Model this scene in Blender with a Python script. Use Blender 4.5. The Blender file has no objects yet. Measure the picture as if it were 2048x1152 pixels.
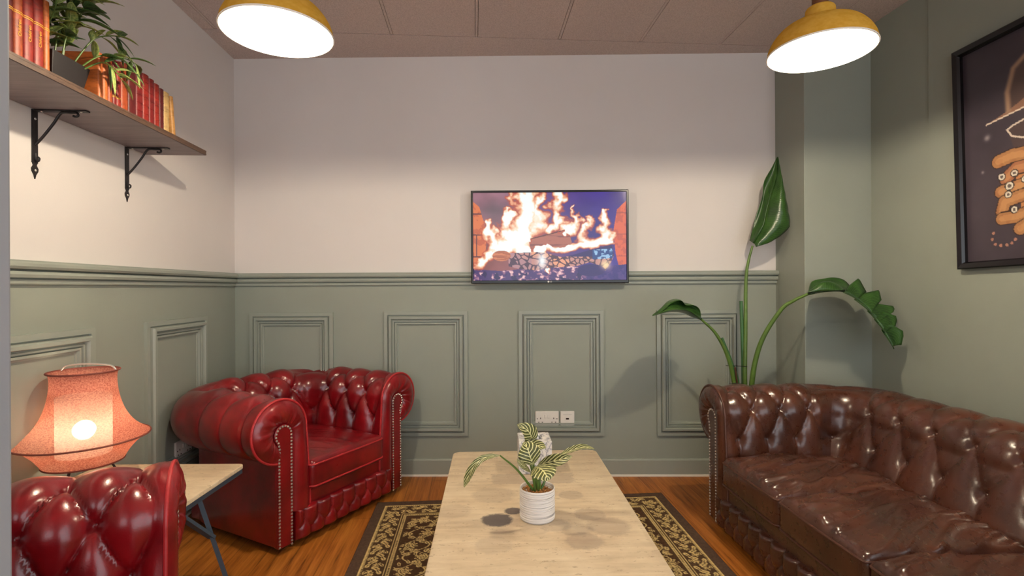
import bpy, math, random
import numpy as np
from mathutils import Vector, Matrix, noise

random.seed(7)
PI = math.pi
SC = bpy.context.scene
COL = SC.collection
F = 1025.0
CAMZ = 1.145
ROLL = 0.0052


# ------------------------------------------------------------------ helpers
def P3(u, v, Y):
    """point at depth Y seen at photo pixel (u, v) - used once, to measure the room"""
    du, dv = u - 1024.0, v - 576.0
    du, dv = du - ROLL * dv, dv + ROLL * du
    return Vector((du / F * Y, Y, CAMZ - dv / F * Y))


def srgb(r, g, b):
    def f(c):
        c /= 255.0
        return c / 12.92 if c <= 0.04045 else ((c + 0.055) / 1.055) ** 2.4
    return (f(r), f(g), f(b), 1.0)


def tag(o, label=None, cat=None, group=None, kind=None):
    if label: o['label'] = label
    if cat: o['category'] = cat
    if group: o['group'] = group
    if kind: o['kind'] = kind
    return o


def empty(name, loc=(0, 0, 0), rz=0.0):
    o = bpy.data.objects.new(name, None)
    o.empty_display_size = 0.1
    o.location = loc
    o.rotation_euler = (0, 0, rz)
    COL.objects.link(o)
    return o


def copy_tree(o, parent=None):
    c = o.copy()
    COL.objects.link(c)
    c.parent = parent
    for ch in list(o.children):
        copy_tree(ch, c)
    return c


class MB:
    def __init__(self):
        self.v, self.f, self.uv, self.mi = [], [], {}, {}

    def vert(self, p):
        self.v.append(tuple(p))
        return len(self.v) - 1

    def face(self, *ids):
        self.f.append(tuple(ids))

    def box(self, a, b, M=None):
        (x0, y0, z0), (x1, y1, z1) = a, b
        pts = [(x0, y0, z0), (x1, y0, z0), (x1, y1, z0), (x0, y1, z0),
               (x0, y0, z1), (x1, y0, z1), (x1, y1, z1), (x0, y1, z1)]
        if M is not None:
            pts = [M @ Vector(p) for p in pts]
        n = len(self.v)
        self.v += [tuple(p) for p in pts]
        for q in ((0, 3, 2, 1), (4, 5, 6, 7), (0, 1, 5, 4), (1, 2, 6, 5), (2, 3, 7, 6), (3, 0, 4, 7)):
            self.f.append(tuple(n + k for k in q))

    def grid(self, rows, close_u=False, close_v=False, flip=False):
        """rows: list of equal-length point lists"""
        n = len(self.v)
        R, Cn = len(rows), len(rows[0])
        for r in rows:
            self.v += [tuple(p) for p in r]
        for i in range(R if close_u else R - 1):
            for j in range(Cn if close_v else Cn - 1):
                a = n + i * Cn + j
                b = n + i * Cn + (j + 1) % Cn
                c = n + ((i + 1) % R) * Cn + (j + 1) % Cn
                d = n + ((i + 1) % R) * Cn + j
                self.f.append((a, d, c, b) if flip else (a, b, c, d))
        return n

    def tube(self, pts, r, seg=10, cap=True, closed=False):
        pts = [Vector(p) for p in pts]
        n = len(pts)
        rs = r if isinstance(r, (list, tuple)) else [r] * n
        rows = []
        prev = None
        for i, p in enumerate(pts):
            if closed:
                t = (pts[(i + 1) % n] - pts[i - 1])
            else:
                t = (pts[min(i + 1, n - 1)] - pts[max(i - 1, 0)])
            if t.length < 1e-9: t = Vector((0, 0, 1))
            t.normalize()
            if prev is None:
                up = Vector((0, 0, 1)) if abs(t.z) < 0.9 else Vector((1, 0, 0))
                a = t.cross(up).normalized()
            else:
                a = (prev - t * prev.dot(t))
                a = a.normalized() if a.length > 1e-6 else t.orthogonal().normalized()
            prev = a
            b = t.cross(a)
            rows.append([p + (a * math.cos(2 * PI * k / seg) + b * math.sin(2 * PI * k / seg)) * rs[i] for k in range(seg)])
        s = self.grid(rows, close_u=closed, close_v=True)
        if cap and not closed:
            self.f.append(tuple(s + k for k in range(seg)))
            e = s + (n - 1) * seg
            self.f.append(tuple(e + seg - 1 - k for k in range(seg)))

    def lathe(self, prof, seg=32, c=(0, 0, 0), cap0=False, cap1=False):
        rows = []
        for (r, z) in prof:
            rows.append([(c[0] + r * math.cos(2 * PI * k / seg), c[1] + r * math.sin(2 * PI * k / seg), c[2] + z) for k in range(seg)])
        s = self.grid(rows, close_v=True)
        if cap0: self.f.append(tuple(s + seg - 1 - k for k in range(seg)))
        if cap1:
            e = s + (len(prof) - 1) * seg
            self.f.append(tuple(e + k for k in range(seg)))

    def prism(self, poly, n0, n1):
        """poly: list of 3D points (planar); n0,n1 offsets vectors"""
        n = len(self.v)
        k = len(poly)
        self.v += [tuple(Vector(p) + Vector(n0)) for p in poly]
        self.v += [tuple(Vector(p) + Vector(n1)) for p in poly]
        self.f.append(tuple(n + i for i in range(k))[::-1])
        self.f.append(tuple(n + k + i for i in range(k)))
        for i in range(k):
            j = (i + 1) % k
            self.f.append((n + i, n + j, n + k + j, n + k + i))

    def sphere(self, c, r, seg=10, rings=6, sz=1.0, half=False):
        prof = []
        a0 = 0 if half else -PI / 2
        for i in range(rings + 1):
            a = a0 + (PI / 2 - a0) * i / rings
            prof.append((max(r * math.cos(a), 1e-5), r * math.sin(a) * sz))
        self.lathe(prof, seg, c)

    def build(self, name, mat, parent=None, smooth=True, bevel=0.0, angle=40, solid=0.0, loc=None, fix=True):
        me = bpy.data.meshes.new(name)
        me.from_pydata([tuple(p) for p in self.v], [], self.f)
        me.validate()
        if fix:
            import bmesh
            bm = bmesh.new()
            bm.from_mesh(me)
            bmesh.ops.recalc_face_normals(bm, faces=bm.faces)
            bm.to_mesh(me)
            bm.free()
        if self.uv:
            lay = me.uv_layers.new(name='UVMap')
            for li, l in enumerate(me.loops):
                lay.data[li].uv = self.uv.get(l.vertex_index, (0, 0))
        o = bpy.data.objects.new(name, me)
        COL.objects.link(o)
        for m in (mat if isinstance(mat, (list, tuple)) else [mat]):
            me.materials.append(m)
        if smooth:
            me.polygons.foreach_set('use_smooth', [True] * len(me.polygons))
            if angle < 180:
                me.set_sharp_from_angle(angle=math.radians(angle))
        if bevel:
            b = o.modifiers.new('bevel', 'BEVEL')
            b.width = bevel
            b.segments = 2
            b.limit_method = 'ANGLE'
            b.angle_limit = math.radians(35)
        if solid:
            s = o.modifiers.new('solidify', 'SOLIDIFY')
            s.thickness = solid
            s.offset = 0
        if parent: o.parent = parent
        if loc is not None: o.location = loc
        return o


def catmull(pts, n=8):
    pts = [Vector(p) for p in pts]
    q = [pts[0] * 2 - pts[1]] + pts + [pts[-1] * 2 - pts[-2]]
    out = []
    for i in range(1, len(q) - 2):
        p0, p1, p2, p3 = q[i - 1], q[i], q[i + 1], q[i + 2]
        for k in range(n):
            t = k / n
            out.append(0.5 * ((2 * p1) + (p2 - p0) * t + (2 * p0 - 5 * p1 + 4 * p2 - p3) * t * t + (3 * p1 - p0 - 3 * p2 + p3) * t ** 3))
    out.append(pts[-1].copy())
    return out


# ------------------------------------------------------------------ materials
class NT:
    def __init__(self, name):
        self.m = bpy.data.materials.new(name)
        self.m.use_nodes = True
        self.t = self.m.node_tree
        self.n = self.t.nodes
        self.l = self.t.links
        self.b = self.n['Principled BSDF']
        self.out = self.n['Material Output']

    def node(self, typ, **kw):
        nd = self.n.new(typ)
        for k, v in kw.items():
            if k in nd.inputs: nd.inputs[k].default_value = v
            else: setattr(nd, k, v)
        return nd

    def coord(self, which='Object', scale=(1, 1, 1), rot=(0, 0, 0)):
        tc = self.n.new('ShaderNodeTexCoord')
        mp = self.n.new('ShaderNodeMapping')
        mp.inputs['Scale'].default_value = scale
        mp.inputs['Rotation'].default_value = rot
        self.l.new(tc.outputs[which], mp.inputs['Vector'])
        return mp.outputs['Vector']

    def noise(self, vec, scale, detail=3, rough=0.55, dist=0.0):
        nd = self.n.new('ShaderNodeTexNoise')
        nd.inputs['Scale'].default_value = scale
        nd.inputs['Detail'].default_value = detail
        nd.inputs['Roughness'].default_value = rough
        nd.inputs['Distortion'].default_value = dist
        self.l.new(vec, nd.inputs['Vector'])
        return nd.outputs['Fac']

    def ramp(self, fac, stops):
        r = self.n.new('ShaderNodeValToRGB')
        els = r.color_ramp.elements
        while len(els) < len(stops): els.new(0.5)
        for e, (p, c) in zip(els, stops):
            e.position = p
            e.color = c if len(c) == 4 else (*c, 1)
        self.l.new(fac, r.inputs['Fac'])
        return r.outputs['Color']

    def mix(self, fac, a, b, mode='MIX'):
        x = self.n.new('ShaderNodeMix')
        x.data_type = 'RGBA'
        x.blend_type = mode
        for key, val in ((0, fac), (6, a), (7, b)):
            if hasattr(val, 'links') or hasattr(val, 'is_linked'):
                self.l.new(val, x.inputs[key])
            else:
                x.inputs[key].default_value = val
        return x.outputs[2]

    def math(self, op, a, b=None, clamp=False):
        x = self.n.new('ShaderNodeMath')
        x.operation = op
        x.use_clamp = clamp
        for i, val in enumerate((a, b)):
            if val is None: continue
            if hasattr(val, 'is_linked'): self.l.new(val, x.inputs[i])
            else: x.inputs[i].default_value = val
        return x.outputs[0]

    def bump(self, h, strength=0.3, dist=0.01):
        bp = self.n.new('ShaderNodeBump')
        bp.inputs['Strength'].default_value = strength
        bp.inputs['Distance'].default_value = dist
        self.l.new(h, bp.inputs['Height'])
        self.l.new(bp.outputs['Normal'], self.b.inputs['Normal'])

    def set(self, **kw):
        for k, v in kw.items():
            k = k.replace('_', ' ')
            if hasattr(v, 'is_linked'): self.l.new(v, self.b.inputs[k])
            else: self.b.inputs[k].default_value = v
        return self


def plain(name, c, rough=0.5, metal=0.0, var=0.0, scale=20, bump=0.0, bscale=200, coat=0.0, spec=0.5):
    t = NT(name)
    t.set(Base_Color=c, Roughness=rough, Metallic=metal, Coat_Weight=coat, Specular_IOR_Level=spec)
    vec = t.coord()
    if var:
        c2 = tuple(min(1, x * (1 - var)) for x in c[:3]) + (1,)
        t.set(Base_Color=t.ramp(t.noise(vec, scale), [(0.3, c2), (0.7, c)]))
    if bump:
        t.bump(t.noise(vec, bscale, 2), bump, 0.002)
    return t.m


def leather(name, dark, mid, light, rough=0.32, wr=0.25, coat=0.45):
    t = NT(name)
    vec = t.coord()
    n1 = t.noise(vec, 6, 3, 0.5)
    n2 = t.noise(vec, 40, 2, 0.5)
    col = t.ramp(t.math('ADD', t.math('MULTIPLY', n1, 0.9), t.math('MULTIPLY', n2, 0.1)),
                 [(0.33, dark), (0.5, mid), (0.68, light)])
    t.set(Base_Color=col, Coat_Weight=coat, Coat_Roughness=0.18, Specular_IOR_Level=0.5)
    t.set(Roughness=t.math('ADD', t.math('MULTIPLY', n2, 0.06), rough - 0.02))
    vo = t.n.new('ShaderNodeTexVoronoi')
    vo.inputs['Scale'].default_value = 330
    t.l.new(vec, vo.inputs['Vector'])
    wv = t.noise(vec, 14, 2, 0.5, 0.8)
    h = t.math('ADD', t.math('MULTIPLY', vo.outputs['Distance'], 0.12), t.math('MULTIPLY', wv, wr * 2.2))
    t.bump(h, 0.22, 0.005)
    return t.m


M = {}
M['white_wall'] = plain('white_paint', srgb(226, 219, 214), 0.7, var=0.03, scale=3, bump=0.15, bscale=300)
M['green_wall'] = plain('sage_paint', srgb(149, 155, 143), 0.5, var=0.04, scale=4, bump=0.12, bscale=300, spec=0.35)
M['green_gloss'] = plain('sage_satin', srgb(152, 158, 147), 0.38, var=0.03, scale=6, spec=0.45)
M['jamb'] = plain('grey_paint', srgb(146, 148, 152), 0.6, var=0.04, scale=5, bump=0.1)
M['sealant'] = plain('white_sealant', srgb(240, 236, 225), 0.5)
M['black_metal'] = plain('black_iron', srgb(38, 33, 34), 0.45, 0.3, var=0.2, scale=60, bump=0.2, bscale=180)
M['blue_steel'] = plain('grey_powder_coat', srgb(70, 84, 98), 0.45, 0.2, var=0.1, scale=40)
M['black_plastic'] = plain('black_plastic', srgb(16, 14, 16), 0.25)
M['white_plastic'] = plain('white_plastic', srgb(236, 232, 224), 0.3)
M['dark_hole'] = plain('socket_hole', srgb(45, 25, 20), 0.7)
M['chrome'] = plain('pale_wire', srgb(215, 212, 205), 0.25, 0.6)
M['nail'] = plain('nail_brass', srgb(214, 204, 194), 0.25, 0.7)
M['red'] = leather('oxblood_leather', srgb(94, 6, 14), srgb(122, 9, 18), srgb(146, 15, 24), 0.28, 0.10)
M['brown'] = leather('chestnut_leather', srgb(62, 33, 22), srgb(76, 41, 28), srgb(90, 50, 33), 0.27, 0.09)
M['red_pipe'] = plain('oxblood_piping', srgb(186, 44, 48), 0.4, var=0.2, scale=30)
M['brown_pipe'] = plain('chestnut_piping', srgb(84, 48, 34), 0.4, var=0.2, scale=30)
M['bun'] = plain('black_foot', srgb(24, 20, 20), 0.4)
M['enamel'] = plain('white_enamel', srgb(250, 246, 235), 0.35)
M['stem'] = plain('plant_stem', srgb(92, 122, 50), 0.4, var=0.25, scale=30)
M['stem_dark'] = plain('cut_stem', srgb(60, 105, 58), 0.4, var=0.2, scale=30)
M['soil'] = plain('potting_soil', srgb(50, 36, 26), 0.9, var=0.4, scale=60, bump=0.6, bscale=90)
M['dark_pot'] = plain('dark_planter', srgb(24, 18, 20), 0.5, var=0.15, scale=20)
M['cane'] = plain('brown_cane', srgb(96, 52, 36), 0.6, var=0.3, scale=50)
M['gold'] = plain('gilt_lettering', srgb(236, 172, 70), 0.4, 0.2)
M['paper'] = plain('page_block', srgb(222, 205, 170), 0.8, var=0.15, scale=200)
M['cable'] = plain('brown_flex', srgb(120, 78, 50), 0.5, 0.3)


def m_ceiling():
    t = NT('mineral_fibre_tile')
    vec = t.coord()
    n = t.noise(vec, 260, 2, 0.7)
    n2 = t.noise(vec, 90, 3, 0.7)
    col = t.ramp(n, [(0.35, srgb(188, 172, 166)), (0.6, srgb(218, 202, 195))])
    t.set(Base_Color=col, Roughness=0.9, Specular_IOR_Level=0.2)
    t.bump(n2, 0.35, 0.003)
    return t.m
M['ceiling'] = m_ceiling()


def m_floor():
    t = NT('oak_floorboards')
    vec = t.coord(rot=(0, 0, PI / 2))
    br = t.n.new('ShaderNodeTexBrick')
    br.offset = 0.37
    br.inputs['Scale'].default_value = 1.0
    br.inputs['Mortar Size'].default_value = 0.0016
    br.inputs['Brick Width'].default_value = 1.3
    br.inputs['Row Height'].default_value = 0.13
    br.inputs['Color1'].default_value = (0, 0, 0, 1)
    br.inputs['Color2'].default_value = (1, 1, 1, 1)
    br.inputs['Mortar'].default_value = (0.5, 0.5, 0.5, 1)
    t.l.new(vec, br.inputs['Vector'])
    g = t.coord(scale=(26, 1.6, 1))
    n1 = t.noise(g, 1.6, 5, 0.65, 0.6)
    g2 = t.coord(scale=(120, 5, 1))
    n2 = t.noise(g2, 1.0, 3, 0.6)
    f = t.math('ADD', t.math('MULTIPLY', n1, 0.68), t.math('MULTIPLY', n2, 0.32))
    col = t.ramp(f, [(0.30, srgb(92, 48, 16)), (0.45, srgb(160, 96, 34)), (0.60, srgb(190, 124, 52)), (0.8, srgb(214, 150, 76))])
    bw = t.n.new('ShaderNodeRGBToBW')
    t.l.new(br.outputs['Color'], bw.inputs['Color'])
    col = t.mix(t.math('MULTIPLY', bw.outputs[0], 0.3), col, srgb(190, 130, 80), 'MULTIPLY')
    col = t.mix(t.math('MULTIPLY', br.outputs['Fac'], 0.6), col, srgb(70, 36, 14))
    t.set(Base_Color=col, Roughness=0.42, Specular_IOR_Level=0.35)
    t.bump(n2, 0.15, 0.002)
    return t.m
M['floor'] = m_floor()


def m_wood(name, dark, light, sc=(3, 3, 40), rough=0.5):
    t = NT(name)
    vec = t.coord(scale=sc)
    n = t.noise(vec, 1.5, 4, 0.6, 0.5)
    t.set(Base_Color=t.ramp(n, [(0.3, dark), (0.7, light)]), Roughness=rough)
    t.bump(n, 0.1, 0.001)
    return t.m
M['shelf'] = m_wood('dark_oak_veneer', srgb(108, 96, 98), srgb(132, 118, 120), (30, 2, 30), 0.45)
M['shelf_edge'] = m_wood('shelf_edging', srgb(70, 50, 40), srgb(94, 70, 54), (20, 2, 60), 0.5)


def m_travertine(name, stains):
    t = NT(name)
    vec = t.coord()
    st = t.coord(scale=(3, 22, 20))
    n = t.noise(st, 1.3, 5, 0.6, 0.4)
    n2 = t.noise(vec, 9, 4, 0.6)
    col = t.ramp(t.math('ADD', t.math('MULTIPLY', n, 0.6), t.math('MULTIPLY', n2, 0.4)),
                 [(0.3, srgb(186, 164, 134)), (0.5, srgb(212, 192, 160)), (0.7, srgb(228, 212, 182))])
    pits = t.coord(scale=(38, 90, 60))
    pn = t.noise(pits, 1.0, 4, 0.75)
    pm = t.ramp(pn, [(0.60, (0, 0, 0, 1)), (0.655, (1, 1, 1, 1))])
    bw = t.n.new('ShaderNodeRGBToBW')
    t.l.new(pm, bw.inputs['Color'])
    col = t.mix(t.math('MULTIPLY', bw.outputs[0], 0.55), col, srgb(134, 104, 74))
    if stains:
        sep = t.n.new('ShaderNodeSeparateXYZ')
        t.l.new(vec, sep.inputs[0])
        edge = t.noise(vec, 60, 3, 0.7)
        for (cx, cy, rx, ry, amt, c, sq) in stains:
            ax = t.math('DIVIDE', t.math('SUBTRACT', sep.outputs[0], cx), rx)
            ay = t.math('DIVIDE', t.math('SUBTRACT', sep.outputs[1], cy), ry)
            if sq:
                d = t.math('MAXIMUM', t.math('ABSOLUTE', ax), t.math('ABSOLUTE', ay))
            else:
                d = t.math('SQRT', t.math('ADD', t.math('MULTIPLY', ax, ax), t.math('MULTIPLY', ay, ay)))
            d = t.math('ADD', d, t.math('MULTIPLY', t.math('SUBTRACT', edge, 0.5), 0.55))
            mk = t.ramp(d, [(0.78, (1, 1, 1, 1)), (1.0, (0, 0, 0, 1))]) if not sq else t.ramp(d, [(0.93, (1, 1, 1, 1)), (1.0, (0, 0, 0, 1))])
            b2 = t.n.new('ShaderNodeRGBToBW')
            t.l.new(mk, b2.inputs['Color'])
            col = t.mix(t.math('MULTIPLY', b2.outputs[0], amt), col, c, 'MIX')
    t.set(Base_Color=col, Roughness=0.42, Specular_IOR_Level=0.35)
    t.bump(t.math('MULTIPLY', bw.outputs[0], -1.0), 0.3, 0.002)
    return t.m


def m_fabric(name, c, c2, trans=0.6, scale=260, gaps=0.0):
    t = NT(name)
    vec = t.coord(scale=(1, 1, 1.6))
    n = t.noise(vec, scale, 2, 0.7)
    col = t.ramp(n, [(0.38, c2), (0.6, c)])
    t.n.remove(t.b)
    d = t.n.new('ShaderNodeBsdfDiffuse')
    tr = t.n.new('ShaderNodeBsdfTranslucent')
    mx = t.n.new('ShaderNodeMixShader')
    mx.inputs[0].default_value = trans
    t.l.new(col, d.inputs['Color'])
    t.l.new(col, tr.inputs['Color'])
    t.l.new(d.outputs[0], mx.inputs[1])
    t.l.new(tr.outputs[0], mx.inputs[2])
    if gaps:
        tp = t.n.new('ShaderNodeBsdfTransparent')
        m2 = t.n.new('ShaderNodeMixShader')
        m2.inputs[0].default_value = gaps
        t.l.new(mx.outputs[0], m2.inputs[1])
        t.l.new(tp.outputs[0], m2.inputs[2])
        mx = m2
    t.l.new(mx.outputs[0], t.out.inputs['Surface'])
    return t.m
M['salmon'] = m_fabric('salmon_jersey', srgb(222, 150, 128), srgb(176, 100, 86), 0.42, 200, 0.14)
M['paper_shade'] = m_fabric('paper_diffuser', srgb(250, 240, 220), srgb(244, 230, 208), 0.6, 120, 0.2)
M['salmon_rim'] = plain('rust_binding', srgb(126, 62, 50), 0.7)
M['brass'] = m_fabric('amber_enamel', srgb(240, 192, 84), srgb(232, 180, 70), 0.30, 30)


def m_emit(name, c, s):
    t = NT(name)
    t.n.remove(t.b)
    e = t.n.new('ShaderNodeEmission')
    e.inputs['Color'].default_value = c
    e.inputs['Strength'].default_value = s
    t.l.new(e.outputs[0], t.out.inputs['Surface'])
    return t.m
M['bulb'] = m_emit('lit_bulb', (1, 0.86, 0.62, 1), 30)
M['bulb_small'] = m_emit('lit_bulb_small', (1, 0.86, 0.66, 1), 34)


def m_attr(name, emit=0.0, rough=0.6):
    t = NT(name)
    a = t.n.new('ShaderNodeVertexColor')
    a.layer_name = 'Col'
    if emit:
        t.set(Base_Color=(0.01, 0.01, 0.01, 1), Roughness=0.15)
        t.l.new(a.outputs['Color'], t.b.inputs['Emission Color'])
        t.b.inputs['Emission Strength'].default_value = emit
    else:
        t.set(Base_Color=a.outputs['Color'], Roughness=rough)
    return t
M['screen'] = m_attr('fire_video', 0.62).m
M['print'] = m_attr('art_print', 0, 0.35).m
_r = m_attr('woven_rug', 0, 0.95)
_r.set(Specular_IOR_Level=0.1)
_r.bump(_r.noise(_r.coord(), 500, 2), 0.5, 0.002)
M['rug'] = _r.m


def m_leaf(name, a, b, vein, dens=26, veinw=0.2, slant=0.55, rough=0.35, trans=0.15):
    """leaf with a pale midrib and side veins running out at a slant (UV: u along, v across)"""
    t = NT(name)
    uv = t.n.new('ShaderNodeUVMap')
    sep = t.n.new('ShaderNodeSeparateXYZ')
    t.l.new(uv.outputs[0], sep.inputs[0])
    av = t.math('ABSOLUTE', t.math('SUBTRACT', sep.outputs[1], 0.5))
    ph = t.math('SUBTRACT', sep.outputs[0], t.math('MULTIPLY', av, slant))
    wob = t.noise(t.coord('UV', (6, 6, 6)), 1.0, 2)
    ph = t.math('ADD', ph, t.math('MULTIPLY', wob, 0.04))
    s = t.math('ABSOLUTE', t.math('SINE', t.math('MULTIPLY', ph, dens)))
    m1 = t.ramp(s, [(max(veinw - 0.12, 0), (1, 1, 1, 1)), (veinw + 0.12, (0, 0, 0, 1))])
    m2 = t.ramp(av, [(0.012, (1, 1, 1, 1)), (0.03, (0, 0, 0, 1))])
    nz = t.noise(t.coord('UV', (3, 3, 3)), 2.0, 3)
    base = t.ramp(nz, [(0.35, a), (0.65, b)])
    col = t.mix(m1, base, vein)
    col = t.mix(m2, col, vein)
    t.set(Base_Color=col, Roughness=rough, Specular_IOR_Level=0.4)
    t.bump(s, 0.12, 0.002)
    return t.m
M['strel'] = m_leaf('strelitzia_leaf', srgb(30, 58, 24), srgb(52, 88, 34), srgb(84, 118, 56), 150, 0.10, 0.3, 0.28)
M['calathea'] = m_leaf('striped_leaf', srgb(66, 72, 36), srgb(96, 100, 50), srgb(226, 222, 160), 20, 0.42, 0.7, 0.4)
M['bamboo'] = m_leaf('bamboo_leaf', srgb(92, 120, 62), srgb(164, 174, 92), srgb(190, 196, 130), 40, 0.05, 0.2, 0.4)


M['bamboo_dark'] = m_leaf('dark_bamboo_leaf', srgb(48, 78, 40), srgb(80, 110, 58), srgb(120, 140, 84), 40, 0.05, 0.2, 0.4)


def m_marble():
    t = NT('white_marble_print')
    vec = t.coord(rot=(0.4, 0.6, 0.3))
    n = t.noise(vec, 9, 6, 0.6, 2.2)
    v = t.math('ABSOLUTE', t.math('SUBTRACT', n, 0.5))
    col = t.ramp(v, [(0.0, srgb(120, 122, 130)), (0.02, srgb(186, 184, 186)), (0.05, srgb(226, 222, 216)), (0.3, srgb(240, 236, 228))])
    t.set(Base_Color=col, Roughness=0.4)
    return t.m
M['marble'] = m_marble()


def m_pot():
    t = NT('white_ridged_ceramic')
    vec = t.coord(scale=(3, 3, 330))
    n = t.noise(vec, 1.0, 3, 0.6)
    mk = t.ramp(n, [(0.385, (1, 1, 1, 1)), (0.43, (0, 0, 0, 1))])
    col = t.mix(mk, srgb(234, 228, 220), srgb(140, 136, 138))
    t.set(Base_Color=col, Roughness=0.5)
    t.bump(n, 0.3, 0.003)
    return t.m
M['pot_white'] = m_pot()
M['gravel'] = plain('orange_gravel', srgb(200, 140, 76), 0.7, var=0.6, scale=140)
M['tissue'] = plain('white_tissue', srgb(246, 244, 238), 0.9)

# ------------------------------------------------------------------ room frame
YAW = math.atan(0.0722)                       # room axis relative to the lens axis
AX = Vector((-0.0722, 1, 0)).normalized()     # away from the camera along the side walls
BX = Vector((1, 0.0722, 0)).normalized()
C0 = Vector((-1.705, 3.154, 0))               # back-left corner
C1 = Vector((1.600, 3.107, 0))                # back wall meets boxing
C2 = Vector((1.600, 2.800, 0))                # boxing corner
C3 = Vector((1.958, 2.785, 0))                # boxing meets right wall
H = 2.563
DADO0, DADO1 = 1.165, 1.243


def wall_box(mb, a, b, nrm, z0, z1, th=0.1):
    """slab whose inner face runs a->b; nrm points into the room"""
    a, b, n = Vector(a), Vector(b), Vector(nrm).normalized()
    pts = [a, b, b - n * th, a - n * th]
    mb.prism([Vector((p.x, p.y, 0)) for p in pts], (0, 0, z0), (0, 0, z1))


def lw(t, z=0.0, off=0.0):
    """point on the left wall, t metres (in Y) before the back corner"""
    p = Vector((C0.x + 0.0722 * t, C0.y - t, z))
    return p + BX * off


nL = BX.copy()
dB = (C1 - C0).normalized()
nB = Vector((dB.y, -dB.x, 0))                 # into the room (towards -Y)


def bw_(s, z=0.0, off=0.0):
    p = C0 + dB * s + nB * off
    return Vector((p.x, p.y, z))


def s_of_u(u, v=576):
    """distance along back wall where photo column u meets it"""
    k = P3(u, v, 1.0).x
    # C0.x + dB.x s = k (C0.y + dB.y s)
    return (k * C0.y - C0.x) / (dB.x - k * dB.y)


def t_of_u(u, v=576):
    k = P3(u, v, 1.0).x
    return (k * C0.y - C0.x) / (0.0722 + k)


# right wall points
def rw(t, z=0.0, off=0.0):
    p = Vector((C3.x + 0.0722 * t, C3.y - t, z))
    return p - BX * off


def tr_of_u(u, v=576):
    k = P3(u, v, 1.0).x
    return (k * C3.y - C3.x) / (0.0722 + k)


# floor (object aligned with the room so boards run along it)
mb = MB()
mb.box((-2.6, -3.4, -0.05), (2.9, 3.6, 0.0))
floor = mb.build('floor', M['floor'], smooth=False)
floor.rotation_euler = (0, 0, YAW)
tag(floor, kind='structure')

# walls
mb = MB(); wall_box(mb, bw_(-0.1), bw_((C1 - C0).length), nB, DADO1 - 0.01, H)
tag(mb.build('wall_back', M['white_wall'], smooth=False), kind='structure')
mb = MB(); wall_box(mb, bw_(-0.1), bw_((C1 - C0).length), nB, 0, DADO1 - 0.01)
tag(mb.build('wall_back_panelling', M['green_wall'], smooth=False), kind='structure')
mb = MB(); wall_box(mb, lw(0), lw(5.4), nL, DADO1 - 0.01, H)  # unseen stretch behind the camera is added to block light from the left
tag(mb.build('wall_left', M['white_wall'], smooth=False), kind='structure')
mb = MB(); wall_box(mb, lw(0), lw(5.4), nL, 0, DADO1 - 0.01)  # lower part of the same unseen stretch, added as a light blocker
tag(mb.build('wall_left_panelling', M['green_wall'], smooth=False), kind='structure')
# boxed-in column and right wall
tc = tr_of_u(1862)
mb = MB()
mb.prism([C1 + Vector((0, 0.12, 0)), C2, C3 + Vector((0.12, 0, 0)), Vector((C3.x + 0.12, C1.y + 0.12, 0))], (0, 0, 0), (0, 0, H))
tag(mb.build('wall_corner', M['green_wall'], smooth=False, bevel=0.003), kind='structure')
mb = MB(); wall_box(mb, rw(-0.02), rw(tc + 0.05), -BX, 0, H)
wall_box(mb, rw(tc, 0, 0.008), rw(2.5, 0, 0.008), -BX, 0, H)  # cut short out of view to let world light in from the right
tag(mb.build('wall_right', M['green_wall'], smooth=False), kind='structure')
# end of the partition beside the camera
mb = MB(); mb.box((-0.52, -0.35, 0), (-0.4388, 0.45, H))
tag(mb.build('wall_front', M['jamb'], smooth=False, bevel=0.003), kind='structure')

# ceiling: tiles and runner strips
mb = MB()
pitch = 0.472
th = 0.02
oc = Vector((-0.634 - 0.03, 2.861, 0))     # a grid crossing (measured at its right-hand neighbour)
g0 = Matrix.Translation(oc) @ Matrix.Rotation(YAW, 4, 'Z')
gap = 0.009
nx0, nx1 = -4, 7
xs = [i * pitch for i in range(nx0, nx1)]
ys = [0.9] + [-k * 0.60 for k in range(0, 11)]
mb.box((xs[0], ys[1] + 0.004, H), (xs[-1], ys[0], H + th), g0)
for i in range(len(xs) - 1):
    for j in range(1, len(ys) - 1):
        x0, x1 = xs[i] + gap, xs[i + 1] - gap
        y1, y0 = ys[j] - 0.003, ys[j + 1] + 0.003
        mb.box((x0, y0, H), (x1, y1, H + th), g0)
for x in xs[1:-1]:
    mb.box((x - 0.0065, ys[-1], H + 0.001), (x + 0.0065, ys[1] - 0.006, H + 0.012), g0)
mb.box((xs[0], ys[-1], H + th - 0.001), (xs[-1], ys[0], H + th + 0.03), g0)
tag(mb.build('ceiling', M['ceiling'], smooth=False), kind='structure')


# dado rails
def rail(name, a, b, nrm, prof, mat):
    a, b, n = Vector(a), Vector(b), Vector(nrm)
    mb = MB()
    rows = []
    for q in (a, b):
        rows.append([Vector((q.x, q.y, 0)) + n * o + Vector((0, 0, z)) for (o, z) in prof])
    s = mb.grid(rows)
    k = len(prof)
    mb.f.append(tuple(s + i for i in range(k)))
    mb.f.append(tuple(s + k + i for i in range(k))[::-1])
    o = mb.build(name, mat, smooth=False)
    return tag(o, kind='structure')


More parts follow.
